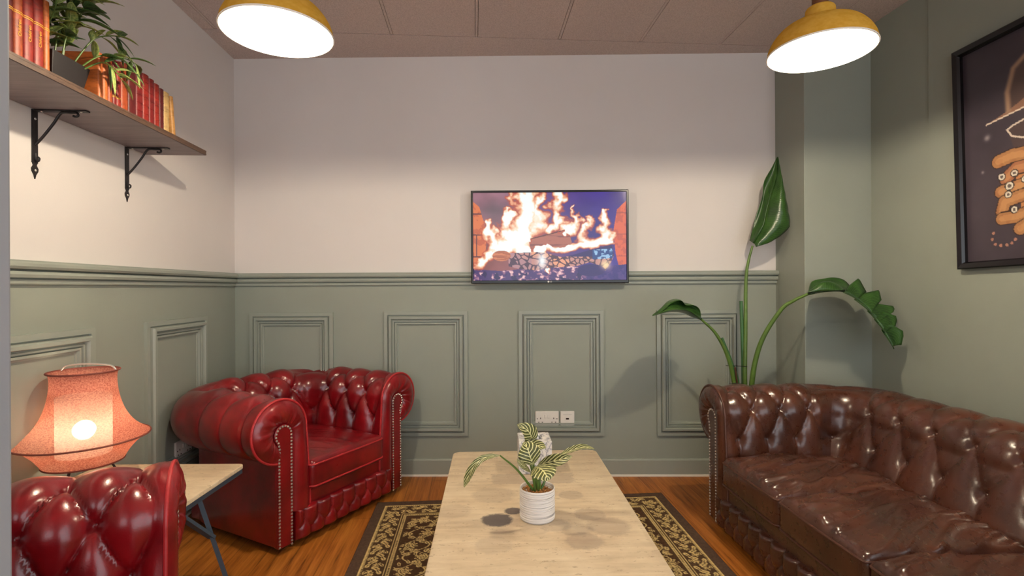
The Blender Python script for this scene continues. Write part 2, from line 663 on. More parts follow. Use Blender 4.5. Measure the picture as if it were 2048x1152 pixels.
DP = [(0, DADO0), (0.012, DADO0), (0.014, DADO0 + 0.004), (0.014, DADO0 + 0.016), (0.006, DADO0 + 0.0175), (0.006, DADO0 + 0.0205),
      (0.026, DADO0 + 0.022), (0.030, DADO0 + 0.032), (0.026, DADO0 + 0.042), (0.008, DADO0 + 0.0435), (0.008, DADO0 + 0.047),
      (0.034, DADO0 + 0.050), (0.040, DADO0 + 0.058), (0.040, DADO0 + 0.068), (0.034, DADO0 + 0.074), (0.034, DADO1), (0, DADO1)]
rail('trim_1', bw_(0), bw_((C1 - C0).length), nB, DP, M['green_gloss'])
rail('trim_2', lw(0), lw(2.75), nL, DP, M['green_gloss'])
SP = [(0, 0.012), (0.014, 0.012), (0.014, 0.096), (0.010, 0.103), (0, 0.104)]
rail('baseboard_back', bw_(0), bw_((C1 - C0).length), nB, SP, M['green_gloss'])
rail('baseboard_left', lw(0), lw(2.75), nL, SP, M['green_gloss'])
WP = [(0, 0), (0.018, 0), (0.018, 0.011), (0.0, 0.013)]
rail('trim_3', bw_(0), bw_((C1 - C0).length), nB, WP, M['sealant'])
rail('trim_4', lw(0), lw(2.75), nL, WP, M['sealant'])
rail('trim_5', C2 + Vector((0.0, 0.0, 0)), C3, Vector((C3 - C2).normalized().yxz * Vector((1, -1, 0))), SP, M['green_gloss'])

# panel mouldings
MP = [(0, 0), (0, .016), (.021, .016), (.0225, .006), (.027, .006), (.0285, .022), (.034, .030), (.045, .030), (.0485, .020),
      (.050, .012), (.054, .012), (.0555, .018), (.062, .018), (.0635, .006), (.067, .006), (.0685, .014), (.077, .014), (.079, .005), (.085, .004), (.086, 0)]


def panel(name, pf, s0, s1, z0, z1):
    """pf(s, z, off) -> point"""
    mb = MB()
    rows = []
    for (o, h) in MP:
        rows.append([pf(s0 + o, z0 + o, h), pf(s1 - o, z0 + o, h), pf(s1 - o, z1 - o, h), pf(s0 + o, z1 - o, h)])
    mb.grid(rows, close_v=True)
    return tag(mb.build(name, M['green_gloss'], smooth=False), kind='structure')


k = 6
for (u0, u1, zt, zb) in ((501, 667, 1.000, 0.246), (769, 935, 1.005, 0.246), (1037, 1206, 1.006, 0.246), (1312, 1478, 1.006, 0.246)):
    panel('trim_%d' % k, bw_, s_of_u(u0), s_of_u(u1), zb, zt); k += 1
for (ua, ub) in ((409, 288), (182, -40)):
    t0 = t_of_u(ua)
    panel('trim_%d' % k, lw, t0, t0 + 0.515, 0.246, 1.000); k += 1

# ------------------------------------------------------------------ chesterfields
R_ROLL, ZC, ZB = 0.127, 0.533, 0.22
AW = 0.165


def chester(name, W, D, seats, mat, pipe, a_arm, a_back, A, back_lean=0.085, rng=1, ds=0.0075, a_b=None, dip=0.75, dip_b=None):
    rnd = random.Random(rng)
    root = empty(name)
    rc = 0.035
    arc = rc * PI / 2
    Ls = D - rc
    Lb = W - 2 * AW - 2 * rc
    La = Ls + arc / 2
    LB = Lb + arc
    na = max(2, int(round(La / a_arm - 0.5)))
    nb = max(2, int(round(LB / a_back)))
    total = 2 * Ls + 2 * arc + Lb

    def path(s):
        if s <= Ls: return (AW, s), (-1.0, 0.0), 0.0
        s -= Ls
        if s <= arc:
            th = PI - s / rc
            return (AW + rc + rc * math.cos(th), D - rc + rc * math.sin(th)), (math.cos(th), math.sin(th)), (s / arc)
        s -= arc
        if s <= Lb: return (AW + rc + s, D), (0.0, 1.0), 1.0
        s -= Lb
        if s <= arc:
            th = PI / 2 - s / rc
            return (W - AW - rc + rc * math.cos(th), D - rc + rc * math.sin(th)), (math.cos(th), math.sin(th)), 1 - s / arc
        s -= arc
        return (W - AW, D - rc - s), (1.0, 0.0), 0.0

    def pp(s):
        if s <= La: return -(na + 0.5) + s / La * (na + 0.5)
        s -= La
        if s <= LB: return s / LB * nb
        s -= LB
        return nb + s / La * (na + 0.5)

    def profile(blend):
        lean = 0.02 + (back_lean - 0.02) * (blend * blend * (3 - 2 * blend))
        cx = lean + R_ROLL
        pts = []
        nl = 34
        for i in range(nl):
            t = i / nl
            pts.append((lean * (t ** 1.3), ZB + (ZC - ZB) * t, -1.0, 0.0 + 0.25 * lean))
        na_ = 52
        a_end = -100
        for i in range(na_ + 1):
            an = math.radians(180 + (a_end - 180) * i / na_)
            pts.append((cx + R_ROLL * math.cos(an), ZC + R_ROLL * math.sin(an), math.cos(an), math.sin(an)))
        return pts
    pr0 = profile(0.0)
    varc = [0.0]
    for i in range(1, len(pr0)):
        varc.append(varc[-1] + math.hypot(pr0[i][0] - pr0[i - 1][0], pr0[i][1] - pr0[i - 1][1]))
    v_of_z = lambda z: z - ZB
    va = (ZC - ZB)
    rows_v = [v_of_z(0.435), va + R_ROLL * math.radians(20), va + R_ROLL * math.radians(82)]

    a_b = a_b or A
    dip_b = dip_b or dip

    def hfun(p, v, s_edge):
        k = min(1, max(0, (p + 0.3) / 0.6)) * min(1, max(0, (nb + 0.3 - p) / 0.6))
        A_ = A + (a_b - A) * k
        return A_ * hbase(p, v) + (A - A_) * 0.75

    def hbase(p, v):
        if v <= rows_v[0]:
            q = p
            c = math.sin(PI * q) ** 2
            e, amp = 0.30, 1.0
        elif v >= rows_v[-1]:
            off = ((len(rows_v) - 1) % 2) * 0.5
            q = p - off
            c = math.sin(PI * q) ** 2
            k = min(1.0, (v - rows_v[-1]) / 0.09)
            e, amp = 0.36 - 0.24 * k, 1.0 - 0.62 * k
            h = (amp * c ** e + (1 - amp) * 0.72)
            return h
        else:
            j = max(i for i in range(len(rows_v) - 1) if rows_v[i] <= v)
            tau = (v - rows_v[j]) / (rows_v[j + 1] - rows_v[j])
            q = p - (j % 2) * 0.5
            c = abs(math.sin(PI * (q - tau / 2)) * math.sin(PI * (q + tau / 2)))
            e, amp = 0.36, 1.0
        return amp * c ** e

    # exact button list (p, row)
    buttons = []
    for j, rv in enumerate(rows_v):
        off = (j % 2) * 0.5
        i = -na - 1
        while i + off <= nb + na + 0.6:
            p = i + off
            if -(na + 0.5) + 0.28 < p < nb + na + 0.5 - 0.28:
                buttons.append((p, rv))
            i += 1

    def s_of_p(p):
        if p <= 0: return (p + na + 0.5) / (na + 0.5) * La
        if p <= nb: return La + p / nb * LB
        return La + LB + (p - nb) / (na + 0.5) * La
    bsv = [(s_of_p(p), rv) for (p, rv) in buttons]

    # s samples: denser in corners
    ss = []
    n1 = int(Ls / ds); n2 = 12; n3 = int(Lb / ds)
    ss += [Ls * i / n1 for i in range(n1)]
    ss += [Ls + arc * i / n2 for i in range(n2)]
    ss += [Ls + arc + Lb * i / n3 for i in range(n3)]
    ss += [Ls + arc + Lb + arc * i / n2 for i in range(n2)]
    ss += [Ls + 2 * arc + Lb + Ls * i / n1 for i in range(n1 + 1)]

    def surf(s, iv, pr=None, extra=0.0):
        (x, y), (nx, ny), bl = path(s)
        d, z, nd, nz = (pr or profile(bl))[iv]
        v = varc[iv]
        h = hfun(pp(s), v, s)
        for (bs, bv) in bsv:
            if abs(bs - s) < 0.05 and abs(bv - v) < 0.05:
                rr = ((bs - s) ** 2 + (bv - v) ** 2)
                h -= A * (dip_b if La < bs < La + LB else dip) * math.exp(-math.sqrt(rr + 0.00002) / 0.0135)
        e = min(s, total - s) / 0.045
        if e < 1:
            e = e * e * (3 - 2 * e)
            h = h * e + A * 0.8 * (1 - e)
        h = h - A * 0.55 + extra
        l = math.hypot(nd, nz)
        nd, nz = nd / l, nz / l
        dd = d + nd * h
        return Vector((x + nx * dd, y + ny * dd, z + nz * h)), Vector((nx * nd, ny * nd, nz))

    def part(nm, s0, s1):
        rows = []
        for s in ss:
            if s0 - 1e-6 <= s <= s1 + 1e-6:
                bl = path(s)[2]
                pr = profile(bl)
                rows.append([surf(s, iv, pr)[0] for iv in range(len(varc))])
        mb = MB()
        mb.grid(rows)
        return mb.build(nm, mat, root, angle=180)
    m1 = ss[min(range(len(ss)), key=lambda i: abs(ss[i] - La))]
    m2 = ss[min(range(len(ss)), key=lambda i: abs(ss[i] - (La + LB)))]
    parts = [part('arm', 0, m1), part('backrest', m1, m2), part('arm', m2, total)]

    # buttons
    bm_ = MB(); bm_.sphere((0, 0, 0), 0.0095, 10, 4, 0.55, half=True)
    proto = None
    for (s, v) in bsv:
        iv = min(range(len(varc)), key=lambda i: abs(varc[i] - v))
        p, n = surf(s, iv, None, 0.001)
        own = parts[0] if s < m1 else parts[1] if s <= m2 else parts[2]
        if proto is None:
            o = proto = bm_.build('button', mat, own)
        else:
            o = proto.copy(); COL.objects.link(o); o.parent = own
        o.location = p
        o.rotation_mode = 'QUATERNION'
        o.rotation_quaternion = n.to_track_quat('Z', 'Y')

    # carcass: platform and plain outside panels
    mb = MB()
    mb.box((0.015, 0.03, 0.035), (W - 0.015, D + 0.12, 0.225))
    rows = []
    for s in ss:
        (x, y), (nx, ny), bl = path(s)
        ex = AW + (back_lean - 0.02) * bl
        rows.append([Vector((x + nx * d, y + ny * d, z)) for (d, z) in ((0.10, 0.2), (0.10 + (back_lean - 0.02) * bl, 0.50), (ex - 0.01, 0.50), (ex, 0.44), (ex, 0.035), (0.10, 0.035))])
    s0 = mb.grid(rows, close_v=True)
    mb.f.append(tuple(s0 + i for i in range(6)))
    e0 = s0 + (len(rows) - 1) * 6
    mb.f.append(tuple(e0 + 5 - i for i in range(6)))
    mb.build('carcass', mat, root, bevel=0.004)

    # arm fronts
    def outline():
        pts = []
        for i in range(24):
            t = i / 23
            z = 0.165 + (ZC - 0.165) * t
            zz = max(0, (z - ZB) / (ZC - ZB))
            pts.append((0.02 * zz ** 1.3 - A * 0.2, z))
        rr = R_ROLL + A * 0.22
        for i in range(1, 61):
            an = math.radians(180 - 275 * i / 60)
            pts.append((0.02 + R_ROLL + rr * math.cos(an), ZC + rr * math.sin(an)))
        return pts

    def inner():
        pts = []
        for i in range(24):
            pts.append((0.088, 0.165 + (0.515 - 0.165) * i / 23))
        for i in range(1, 61):
            an = math.radians(180 - 225 * i / 60)
            pts.append((0.134 + 0.046 * math.cos(an), 0.515 + 0.046 * math.sin(an)))
        return pts
    O, I = outline(), inner()
    for side in (0, 1):
        X = (lambda d: AW - d) if side == 0 else (lambda d: W - AW + d)
        rows = []
        for i, (o, q) in enumerate(zip(O, I)):
            t = max(0, (i - 18) / 66.0)
            row = []
            for j in range(13):
                w = j / 12
                d = o[0] + (q[0] - o[0]) * w
                z = o[1] + (q[1] - o[1]) * w
                bulge = 0.026 * math.sin(PI * w) ** 0.7 * (1 - 0.5 * max(0, (i - 70) / 14))
                pl = 0.0
                if t > 0:
                    pl = 0.013 * (1 - abs(math.sin(i * 0.42 + 0.6 * math.sin(i * 0.9)))) ** 2 * w * min(1, t * 6) * math.sin(PI * min(1, w * 1.02)) ** 0.3
                row.append(Vector((X(d), -0.002 - bulge + pl, z)))
            rows.append(row)
        mb = MB(); mb.grid(rows)
        af = mb.build('arm_front', mat, root, angle=180)
        # facing strip
        poly = [(0.088, 0.03), (0.088, 0.515)]
        for i in range(1, 13):
            an = math.radians(180 - 225 * i / 12)
            poly.append((0.134 + 0.046 * math.cos(an), 0.515 + 0.046 * math.sin(an)))
        poly += [(0.160, 0.455), (0.163, 0.43), (0.163, 0.03)]
        mb = MB(); mb.prism([Vector((X(d), 0, z)) for d, z in poly], (0, 0.02, 0), (0, -0.012, 0))
        fs = mb.build('facing', mat, root, bevel=0.004)
        mb = MB()
        edge = [(d + 0.007, z) if i < 2 else (0.134 + (d - 0.134) * 0.84, 0.515 + (z - 0.515) * 0.84) if i < 14 else (d - 0.006, z) for i, (d, z) in enumerate(poly)]
        acc = 0.0
        for a, b in zip(edge, edge[1:]):
            L = math.hypot(b[0] - a[0], b[1] - a[1])
            while acc < L:
                f = acc / L
                d, z = a[0] + (b[0] - a[0]) * f, a[1] + (b[1] - a[1]) * f
                n0 = len(mb.v)
                mb.sphere((0, 0, 0), 0.0058, 6, 2, 0.7, half=True)
                for q in range(n0, len(mb.v)):
                    px, py, pz = mb.v[q]
                    mb.v[q] = (X(d) + px, -0.012 - pz, z + py)
                acc += 0.0145
            acc -= L
        mb.build('nailhead_trim', M['nail'], fs)
        mb = MB()
        mb.tube([Vector((X(d), -0.005, z)) for d, z in O], 0.0055, 8)
        mb.build('piping', pipe, af)

    # front rail and tufted apron
    mb = MB(); mb.box((AW - 0.06, -0.004, 0.155), (W - AW + 0.06, 0.05, 0.232))
    mb.build('front_rail', mat, root, bevel=0.01)
    x0, x1 = 0.092, W - 0.092
    nc = max(4, int(round((x1 - x0) / 0.082)))
    za, zb = 0.032, 0.17
    rz = [0.040, 0.085]
    rows = []
    NX, NZ = nc * 14, 26
    for iz in range(NZ + 1):
        z = iz / NZ * (zb - za)
        row = []
        for ix in range(NX + 1):
            p = ix / NX * nc
            if z <= rz[0]:
                c, e = math.sin(PI * p) ** 2, 0.36
            elif z >= rz[1]:
                c, e = math.sin(PI * (p - 0.5)) ** 2, 0.36
            else:
                ta = (z - rz[0]) / (rz[1] - rz[0])
                c, e = abs(math.sin(PI * (p - ta / 2)) * math.sin(PI * (p + ta / 2))), 0.36
            ed = min(1, z / 0.018, (zb - za - z) / 0.018, ix / 5, (NX - ix) / 5)
            rnd_ = math.sqrt(max(0, 1 - (1 - max(0, ed)) ** 2))
            h = (0.008 + 0.020 * c ** e) * rnd_
            row.append(Vector((x0 + (x1 - x0) * ix / NX, -0.008 - h, za + z)))
        rows.append(row)
    mb = MB(); mb.grid(rows)
    b0 = len(mb.v)
    mb.box((x0, -0.008, za), (x1, 0.03, zb))
    ap = mb.build('apron', mat, root, angle=60)
    bproto = None
    room = 98 - len(bsv)
    for j, z in enumerate(rz):
        for i in range(1, nc + (j % 2)):
            if room <= 0: break
            room -= 1
            p = i - 0.5 * (j % 2)
            if bproto is None:
                q = MB(); q.sphere((0, 0, 0), 0.0075, 8, 3, 0.6, half=True)
                o = bproto = q.build('button', mat, ap)
            else:
                o = bproto.copy(); COL.objects.link(o); o.parent = ap
            o.location = (x0 + (x1 - x0) * p / nc, -0.016, za + z)
            o.rotation_euler = (PI / 2, 0, 0)

    # seat cushions
    cw = (W - 2 * AW + 0.01) / seats
    for i in range(seats):
        cx0 = AW - 0.005 + i * cw
        mb = MB()
        w, dpt, hgt, r = cw - 0.004, D + 0.045, 0.135, 0.026
        nx, ny, nz = max(26, int(w / 0.007)), 56, 8
        zlo = 0.228

        def cpt(u, v, t, i=i, w=w):
            x, y, z = (u - 0.5) * w, (v - 0.5) * dpt, (t - 0.5) * hgt
            hx, hy, hz = w / 2 - r, dpt / 2 - r, hgt / 2 - r
            k = Vector((max(-hx, min(hx, x)), max(-hy, min(hy, y)), max(-hz, min(hz, z))))
            dlt = Vector((x, y, z)) - k
            if dlt.length > r: dlt = dlt.normalized() * r
            p = k + dlt
            cr = max(0, (1 - (2 * x / w) ** 2)) ** 0.8 * max(0, (1 - (2 * y / dpt) ** 2)) ** 0.7
            if t > 0.5:
                p.z += (0.024 if seats == 1 else 0.03) * cr
                q = Vector((x * 17 + y * 5 + 0.5 * math.sin(y * 9) + rng * 3 + i * 7, y * 4.0, 1.7 * i))
                wr_ = (1 - abs(noise.noise(q)) * 2.0)
                p.z += (0.002 if seats == 1 else 0.017) * (max(0, wr_) ** 2) * min(1, cr * 4)
            else:
                p.z -= 0.0 * cr
            p.y -= 0.004 * math.sin(PI * u) * (1 if v < 0.1 else 0)
            return p + Vector((cx0 + cw / 2, -0.03 + dpt / 2, zlo + hgt / 2))
        def fgrid(fn, a, b, flip=False):
            mb.grid([[fn(ii / a, jj / b) for jj in range(b + 1)] for ii in range(a + 1)], flip=flip)
        fgrid(lambda a, b: cpt(a, b, 1.0), nx, ny)
        fgrid(lambda a, b: cpt(a, b, 0.0), nx, ny)
        fgrid(lambda a, b: cpt(a, 0.0, b), nx, nz)
        fgrid(lambda a, b: cpt(a, 1.0, b), nx, nz)
        fgrid(lambda a, b: cpt(0.0, a, b), ny, nz)
        fgrid(lambda a, b: cpt(1.0, a, b), ny, nz)
        import bmesh as _b
        cu = mb.build('seat_cushion', mat, root, angle=180, fix=False)
        bm = _b.new(); bm.from_mesh(cu.data)
        _b.ops.remove_doubles(bm, verts=bm.verts, dist=0.0004)
        _b.ops.recalc_face_normals(bm, faces=bm.faces)
        bm.to_mesh(cu.data); bm.free()
        cu.data.polygons.foreach_set('use_smooth', [True] * len(cu.data.polygons))
        for zt in (0.87, 0.13):
            loop = []
            for a in range(40): loop.append(cpt(a / 40, 0.0, zt) + Vector((0, -0.001, 0)))
            for a in range(30): loop.append(cpt(1.0, a / 30, zt))
            for a in range(40): loop.append(cpt(1 - a / 40, 1.0, zt))
            for a in range(30): loop.append(cpt(0.0, 1 - a / 30, zt))
            q = MB(); q.tube(loop, 0.0042, 7, closed=True)
            q.build('piping', pipe, cu)

    # feet
    fproto = None
    for (fx, fy) in ((0.07, 0.06), (W - 0.07, 0.06), (0.1, D + 0.08), (W - 0.1, D + 0.08)):
        if fproto is None:
            q = MB(); q.lathe([(0.001, 0), (0.024, 0), (0.032, 0.012), (0.032, 0.026), (0.02, 0.037), (0.001, 0.037)], 20)
            o = fproto = q.build('foot', M['bun'], root)
        else:
            o = fproto.copy(); COL.objects.link(o); o.parent = root
        o.location = (fx, fy, 0)
    return root


chair = chester('leather_armchair', 0.806, 0.515, 1, M['red'], M['red_pipe'], 0.135, 0.14, 0.042, 0.035, 3, 0.0065)
chair.location = (-1.013, 2.19, 0.0)
chair.rotation_euler = (0, 0, math.atan2(0.887, 0.463))
tag(chair, 'oxblood red tufted leather club armchair standing in the back left corner', 'armchair', 'red tufted leather armchairs')
chair2 = copy_tree(chair)
e2 = Vector((-0.445, 0.895, 0)).normalized()
fx2 = Vector((-0.945, 1.42, 0)) - e2 * 0.806
chair2.location = (fx2.x, fx2.y, 0)
chair2.rotation_euler = (0, 0, math.atan2(e2.y, e2.x))
tag(chair2, 'oxblood red tufted armchair in the near left foreground, mostly cut off by the frame', 'armchair', 'red tufted leather armchairs')

sofa = chester('leather_sofa', 1.63, 0.49, 3, M['brown'], M['brown_pipe'], 0.145, 0.165, 0.027, 0.11, 11, 0.0075, 0.016, 0.9, 1.0)
sofa.location = (0.972, 2.51, 0.0)
sofa.rotation_euler = (0, 0, math.atan2(-1, 0.0722))
tag(sofa, 'long dark brown tufted leather sofa with three seat cushions along the right wall', 'sofa')


# ------------------------------------------------------------------ painted grids
def vn(h, w, sx, sy, seed):
    """value noise, sx/sy cells across"""
    r = np.random.RandomState(seed)
    g = r.rand(int(sy) + 3, int(sx) + 3)
    y = np.linspace(0, sy, h, endpoint=False)
    x = np.linspace(0, sx, w, endpoint=False)
    yi, xi = y.astype(int), x.astype(int)
    fy, fx = (y - yi)[:, None], (x - xi)[None, :]
    fy, fx = fy * fy * (3 - 2 * fy), fx * fx * (3 - 2 * fx)
    a = g[yi][:, xi]; b = g[yi][:, xi + 1]; c = g[yi + 1][:, xi]; d = g[yi + 1][:, xi + 1]
    return a * (1 - fy) * (1 - fx) + b * (1 - fy) * fx + c * fy * (1 - fx) + d * fy * fx


def fbm(h, w, sx, sy, seed, oct=4):
    t = np.zeros((h, w)); a = 0.5; s = 0
    for o in range(oct):
        t += a * vn(h, w, sx * 2 ** o, sy * 2 ** o, seed + o); s += a; a *= 0.5
    return t / s


def to_lin(img):
    c = np.clip(img, 0, 255) / 255.0
    return np.where(c <= 0.04045, c / 12.92, ((c + 0.055) / 1.055) ** 2.4)


def painted(name, img, origin, ex, ey, mat, parent=None, thick=None):
    """grid whose vertices carry img (rows from the top); origin = top-left corner, ex / ey full edge vectors"""
    h, w, _ = img.shape
    X, Yv = np.meshgrid(np.linspace(0, 1, w), np.linspace(0, 1, h))
    o, ex, ey = np.array(origin), np.array(ex), np.array(ey)
    co = o + X[..., None] * ex + Yv[..., None] * ey
    me = bpy.data.meshes.new(name)
    idx = np.arange(h * w).reshape(h, w)
    q = np.stack([idx[:-1, :-1], idx[1:, :-1], idx[1:, 1:], idx[:-1, 1:]], -1).reshape(-1, 4)
    me.vertices.add(h * w)
    me.vertices.foreach_set('co', co.reshape(-1).astype(np.float32))
    me.loops.add(q.size)
    me.loops.foreach_set('vertex_index', q.reshape(-1).astype(np.int32))
    me.polygons.add(len(q))
    me.polygons.foreach_set('loop_start', (np.arange(len(q)) * 4).astype(np.int32))
    me.update(calc_edges=True)
    at = me.color_attributes.new('Col', 'FLOAT_COLOR', 'POINT')
    rgba = np.ones((h * w, 4), np.float32)
    rgba[:, :3] = to_lin(img).reshape(-1, 3)
    at.data.foreach_set('color', rgba.reshape(-1))
    me.materials.append(mat)
    ob = bpy.data.objects.new(name, me)
    COL.objects.link(ob)
    if parent: ob.parent = parent
    if thick:
        s = ob.modifiers.new('solidify', 'SOLIDIFY'); s.thickness = thick; s.offset = -1
    return ob


def poly_mask(X, Y, pts):
    m = np.zeros(X.shape, bool)
    n = len(pts)
    for i in range(n):
        x0, y0 = pts[i]; x1, y1 = pts[(i + 1) % n]
        if y0 == y1: continue
        c = ((Y >= min(y0, y1)) & (Y < max(y0, y1)) & (X < (x1 - x0) * (Y - y0) / (y1 - y0) + x0))
        m ^= c
    return m


def seg_dist(X, Y, pts):
    d = np.full(X.shape, 1e9)
    for (x0, y0), (x1, y1) in zip(pts, pts[1:]):
        dx, dy = x1 - x0, y1 - y0
        L = dx * dx + dy * dy + 1e-12
        t = np.clip(((X - x0) * dx + (Y - y0) * dy) / L, 0, 1)
        d = np.minimum(d, np.hypot(X - x0 - t * dx, Y - y0 - t * dy))
    return d


def lay(img, m, c):
    m = np.asarray(m, float)[..., None]
    return img * (1 - m) + np.array(c, float) * m


def sm(x, a, b):
    t = np.clip((x - a) / (b - a), 0, 1)
    return t * t * (3 - 2 * t)


def fire(w=420, h=236):
    X, Y = np.meshgrid(np.linspace(0, 1, w), np.linspace(0, 1, h))
    img = np.zeros((h, w, 3))
    k = sm(X, 0.1, 0.85)
    img[:] = np.array([150, 108, 120])
    img = lay(img, k, (58, 40, 128))
    img = lay(img, sm(np.abs(X - 0.13) + np.abs(Y - 0.2), 0.2, 0.0) * 0.7, (110, 92, 100))
    img = lay(img, sm(Y, 0.2, 0.7) * (1 - k) * 0.6, (140, 60, 50))
    n = fbm(h, w, 6, 4, 3)
    img *= (0.8 + 0.4 * n)[..., None]
    # brick jambs
    L = poly_mask(X, Y, [(0, .10), (.04, .16), (.075, .36), (.085, .6), (.065, .86), (.05, .93), (0, 1)])
    img = lay(img, L, (226, 124, 78))
    Rm = poly_mask(X, Y, [(1, .10), (.94, .2), (.915, .45), (.93, .7), (.96, .92), (1, .95)])
    img = lay(img, Rm, (222, 98, 66))
    img = lay(img, (L | Rm) * (fbm(h, w, 30, 16, 9) > .58) * .35, (150, 60, 60))
    for yy in (.24, .48, .73):
        img = lay(img, (L & (np.abs(Y - yy - .02 * X) < .008)) * .8, (90, 50, 60))
        img = lay(img, (Rm & (np.abs(Y - yy) < .006)) * .5, (140, 60, 60))
    img = lay(img, (L & (np.abs(X - .022) < .003) & (Y > .48) & (Y < .73)) * .8, (90, 50, 60))
    # ember bed
    bed = Y > .86 + .03 * np.sin(X * 9) - .05 * (X > .86)
    e = fbm(h, w, 40, 26, 21)
    img = lay(img, bed, (70, 44, 104))
    img = lay(img, bed * sm(e, .5, .62), (150, 96, 128))
    img = lay(img, bed * sm(e, .6, .7) * (X < .72), (240, 190, 190))
    img = lay(img, bed * sm(fbm(h, w, 26, 14, 5), .62, .7), (40, 24, 80))
    img = lay(img, bed * sm(X, .65, .85) * .75, (46, 30, 118))
    # log at the back
    B = poly_mask(X, Y, [(.36, .53), (.5, .47), (.62, .415), (.645, .57), (.62, .64), (.5, .62), (.38, .68)])
    img = lay(img, B, (176, 104, 88))
    img = lay(img, B * sm(fbm(h, w, 6, 40, 31), .5, .65) * .7, (120, 66, 66))
    img = lay(img, B * (Y < .53 - (X - .36) * .44 + .012), (90, 40, 40))
    # flames
    wx = (fbm(h, w, 9, 6, 41) - .5) * .16 + (fbm(h, w, 26, 16, 47, 3) - .5) * .07
    wy = (fbm(h, w, 9, 5, 43) - .5) * .12
    FX, FY = X + wx, Y + wy
    I = np.zeros((h, w))

    def tongue(pts, a=1.0):
        nonlocal I
        for (x0, y0, r0), (x1, y1, r1) in zip(pts, pts[1:]):
            dx, dy = x1 - x0, y1 - y0
            L_ = dx * dx + dy * dy
            t = np.clip(((FX - x0) * dx + (FY - y0) * dy) / L_, 0, 1)
            d = np.hypot((FX - x0 - t * dx), (FY - y0 - t * dy) * .8)
            r = r0 + t * (r1 - r0)
            I = np.maximum(I, a * np.clip(1.12 - d / r * .82, 0, 1))
    tongue([(.30, -.05, .06), (.35, .2, .09), (.32, .4, .10), (.28, .55, .10), (.35, .66, .07)], 1.1)
    tongue([(.30, .5, .08), (.2, .63, .07), (.1, .72, .06), (.09, .8, .05)], 1.1)
    tongue([(.09, .32, .02), (.13, .48, .06), (.16, .6, .07), (.12, .75, .06)], .98)
    tongue([(.22, .2, .02), (.22, .38, .05), (.25, .5, .06)], .9)
    tongue([(.42, .02, .04), (.42, .25, .06), (.40, .42, .08)], .8)
    tongue([(.56, -.02, .045), (.55, .2, .045), (.57, .35, .05), (.50, .42, .05)], .9)
    tongue([(.68, .14, .012), (.65, .3, .04), (.62, .45, .05)], .78)
    tongue([(.72, .3, .02), (.70, .45, .05), (.72, .58, .06)], .74)
    tongue([(.85, .22, .02), (.82, .34, .045), (.87, .46, .05), (.84, .56, .05), (.76, .6, .05)], .86)
    tongue([(.49, .63, .03), (.58, .66, .03), (.66, .63, .03), (.80, .6, .035), (.88, .58, .03)], 1.0)
    tongue([(.45, .66, .045), (.45, .78, .04), (.48, .9, .02)], 1.1)
    det = fbm(h, w, 22, 10, 51)
    I = I * (0.42 + .98 * det)
    front = poly_mask(X, Y, [(.23, .69), (.42, .68), (.47, .69), (.58, .74), (.66, .71), (.78, .65), (.905, .60), (.92, .72), (.9, .80), (.86, .9), (.83, .84), (.76, .80), (.68, .84), (.5, .86), (.4, .89), (.3, .87), (.23, .84)])
    blk = np.clip(I - .3 * B * (I < .62), 0, 2)
    img = lay(img, sm(blk, .10, .30) * .8, (196, 84, 60))
    img = lay(img, sm(blk, .28, .46), (240, 170, 130))
    img = lay(img, sm(blk, .44, .60), (252, 226, 196))
    img = lay(img, sm(blk, .58, .74), (246, 255, 252))
    # logs at the front
    r = np.random.RandomState(4)
    pts = np.stack([r.uniform(.2, .95, 150), r.uniform(.58, .92, 150)], 1)
    D = np.sort(np.hypot((X[..., None] - pts[:, 0]) * 1.5, (Y[..., None] - pts[:, 1])), axis=2)[..., :2]
    crack = (D[..., 1] - D[..., 0]) < .011
    img = lay(img, front, (196, 138, 128))
    img = lay(img, front * sm(fbm(h, w, 14, 10, 61), .45, .6), (236, 160, 124))
    img = lay(img, front * (X < .38) * .5, (160, 120, 140))
    img = lay(img, front * crack * .85, (60, 36, 60))
    dark = front & (Y < .70 - .16 * (X - .7) + .05 * np.sin((X - .55) * 5)) & (X > .54)
    img = lay(img, dark, (48, 34, 96))
    ash = front & (X > .78) & (X < .91) & (np.abs(Y - .705 + .1 * (X - .85)) < .055)
    img = lay(img, ash, (30, 66, 128))
    img = lay(img, ash * sm(fbm(h, w, 50, 40, 71), .52, .6), (150, 190, 226))
    hollow = ((X - .77) / .09) ** 2 + ((Y - .89) / .07) ** 2 < 1
    img = lay(img, hollow, (44, 26, 96))
    img = lay(img, np.exp(-(((X - .865) / .03) ** 2 + ((Y - .83) / .05) ** 2)) * .95, (255, 226, 170))
    img = lay(img, np.exp(-(((X - .45) / .028) ** 2 + ((Y - .78) / .09) ** 2)), (248, 255, 255))
    stub = ((X - .185) / .06) ** 2 + ((Y - .72) / .06) ** 2 < 1
    img = lay(img, stub, (214, 126, 84))
    img = lay(img, stub * (fbm(h, w, 12, 50, 81) > .56) * .6, (150, 74, 50))
    return img


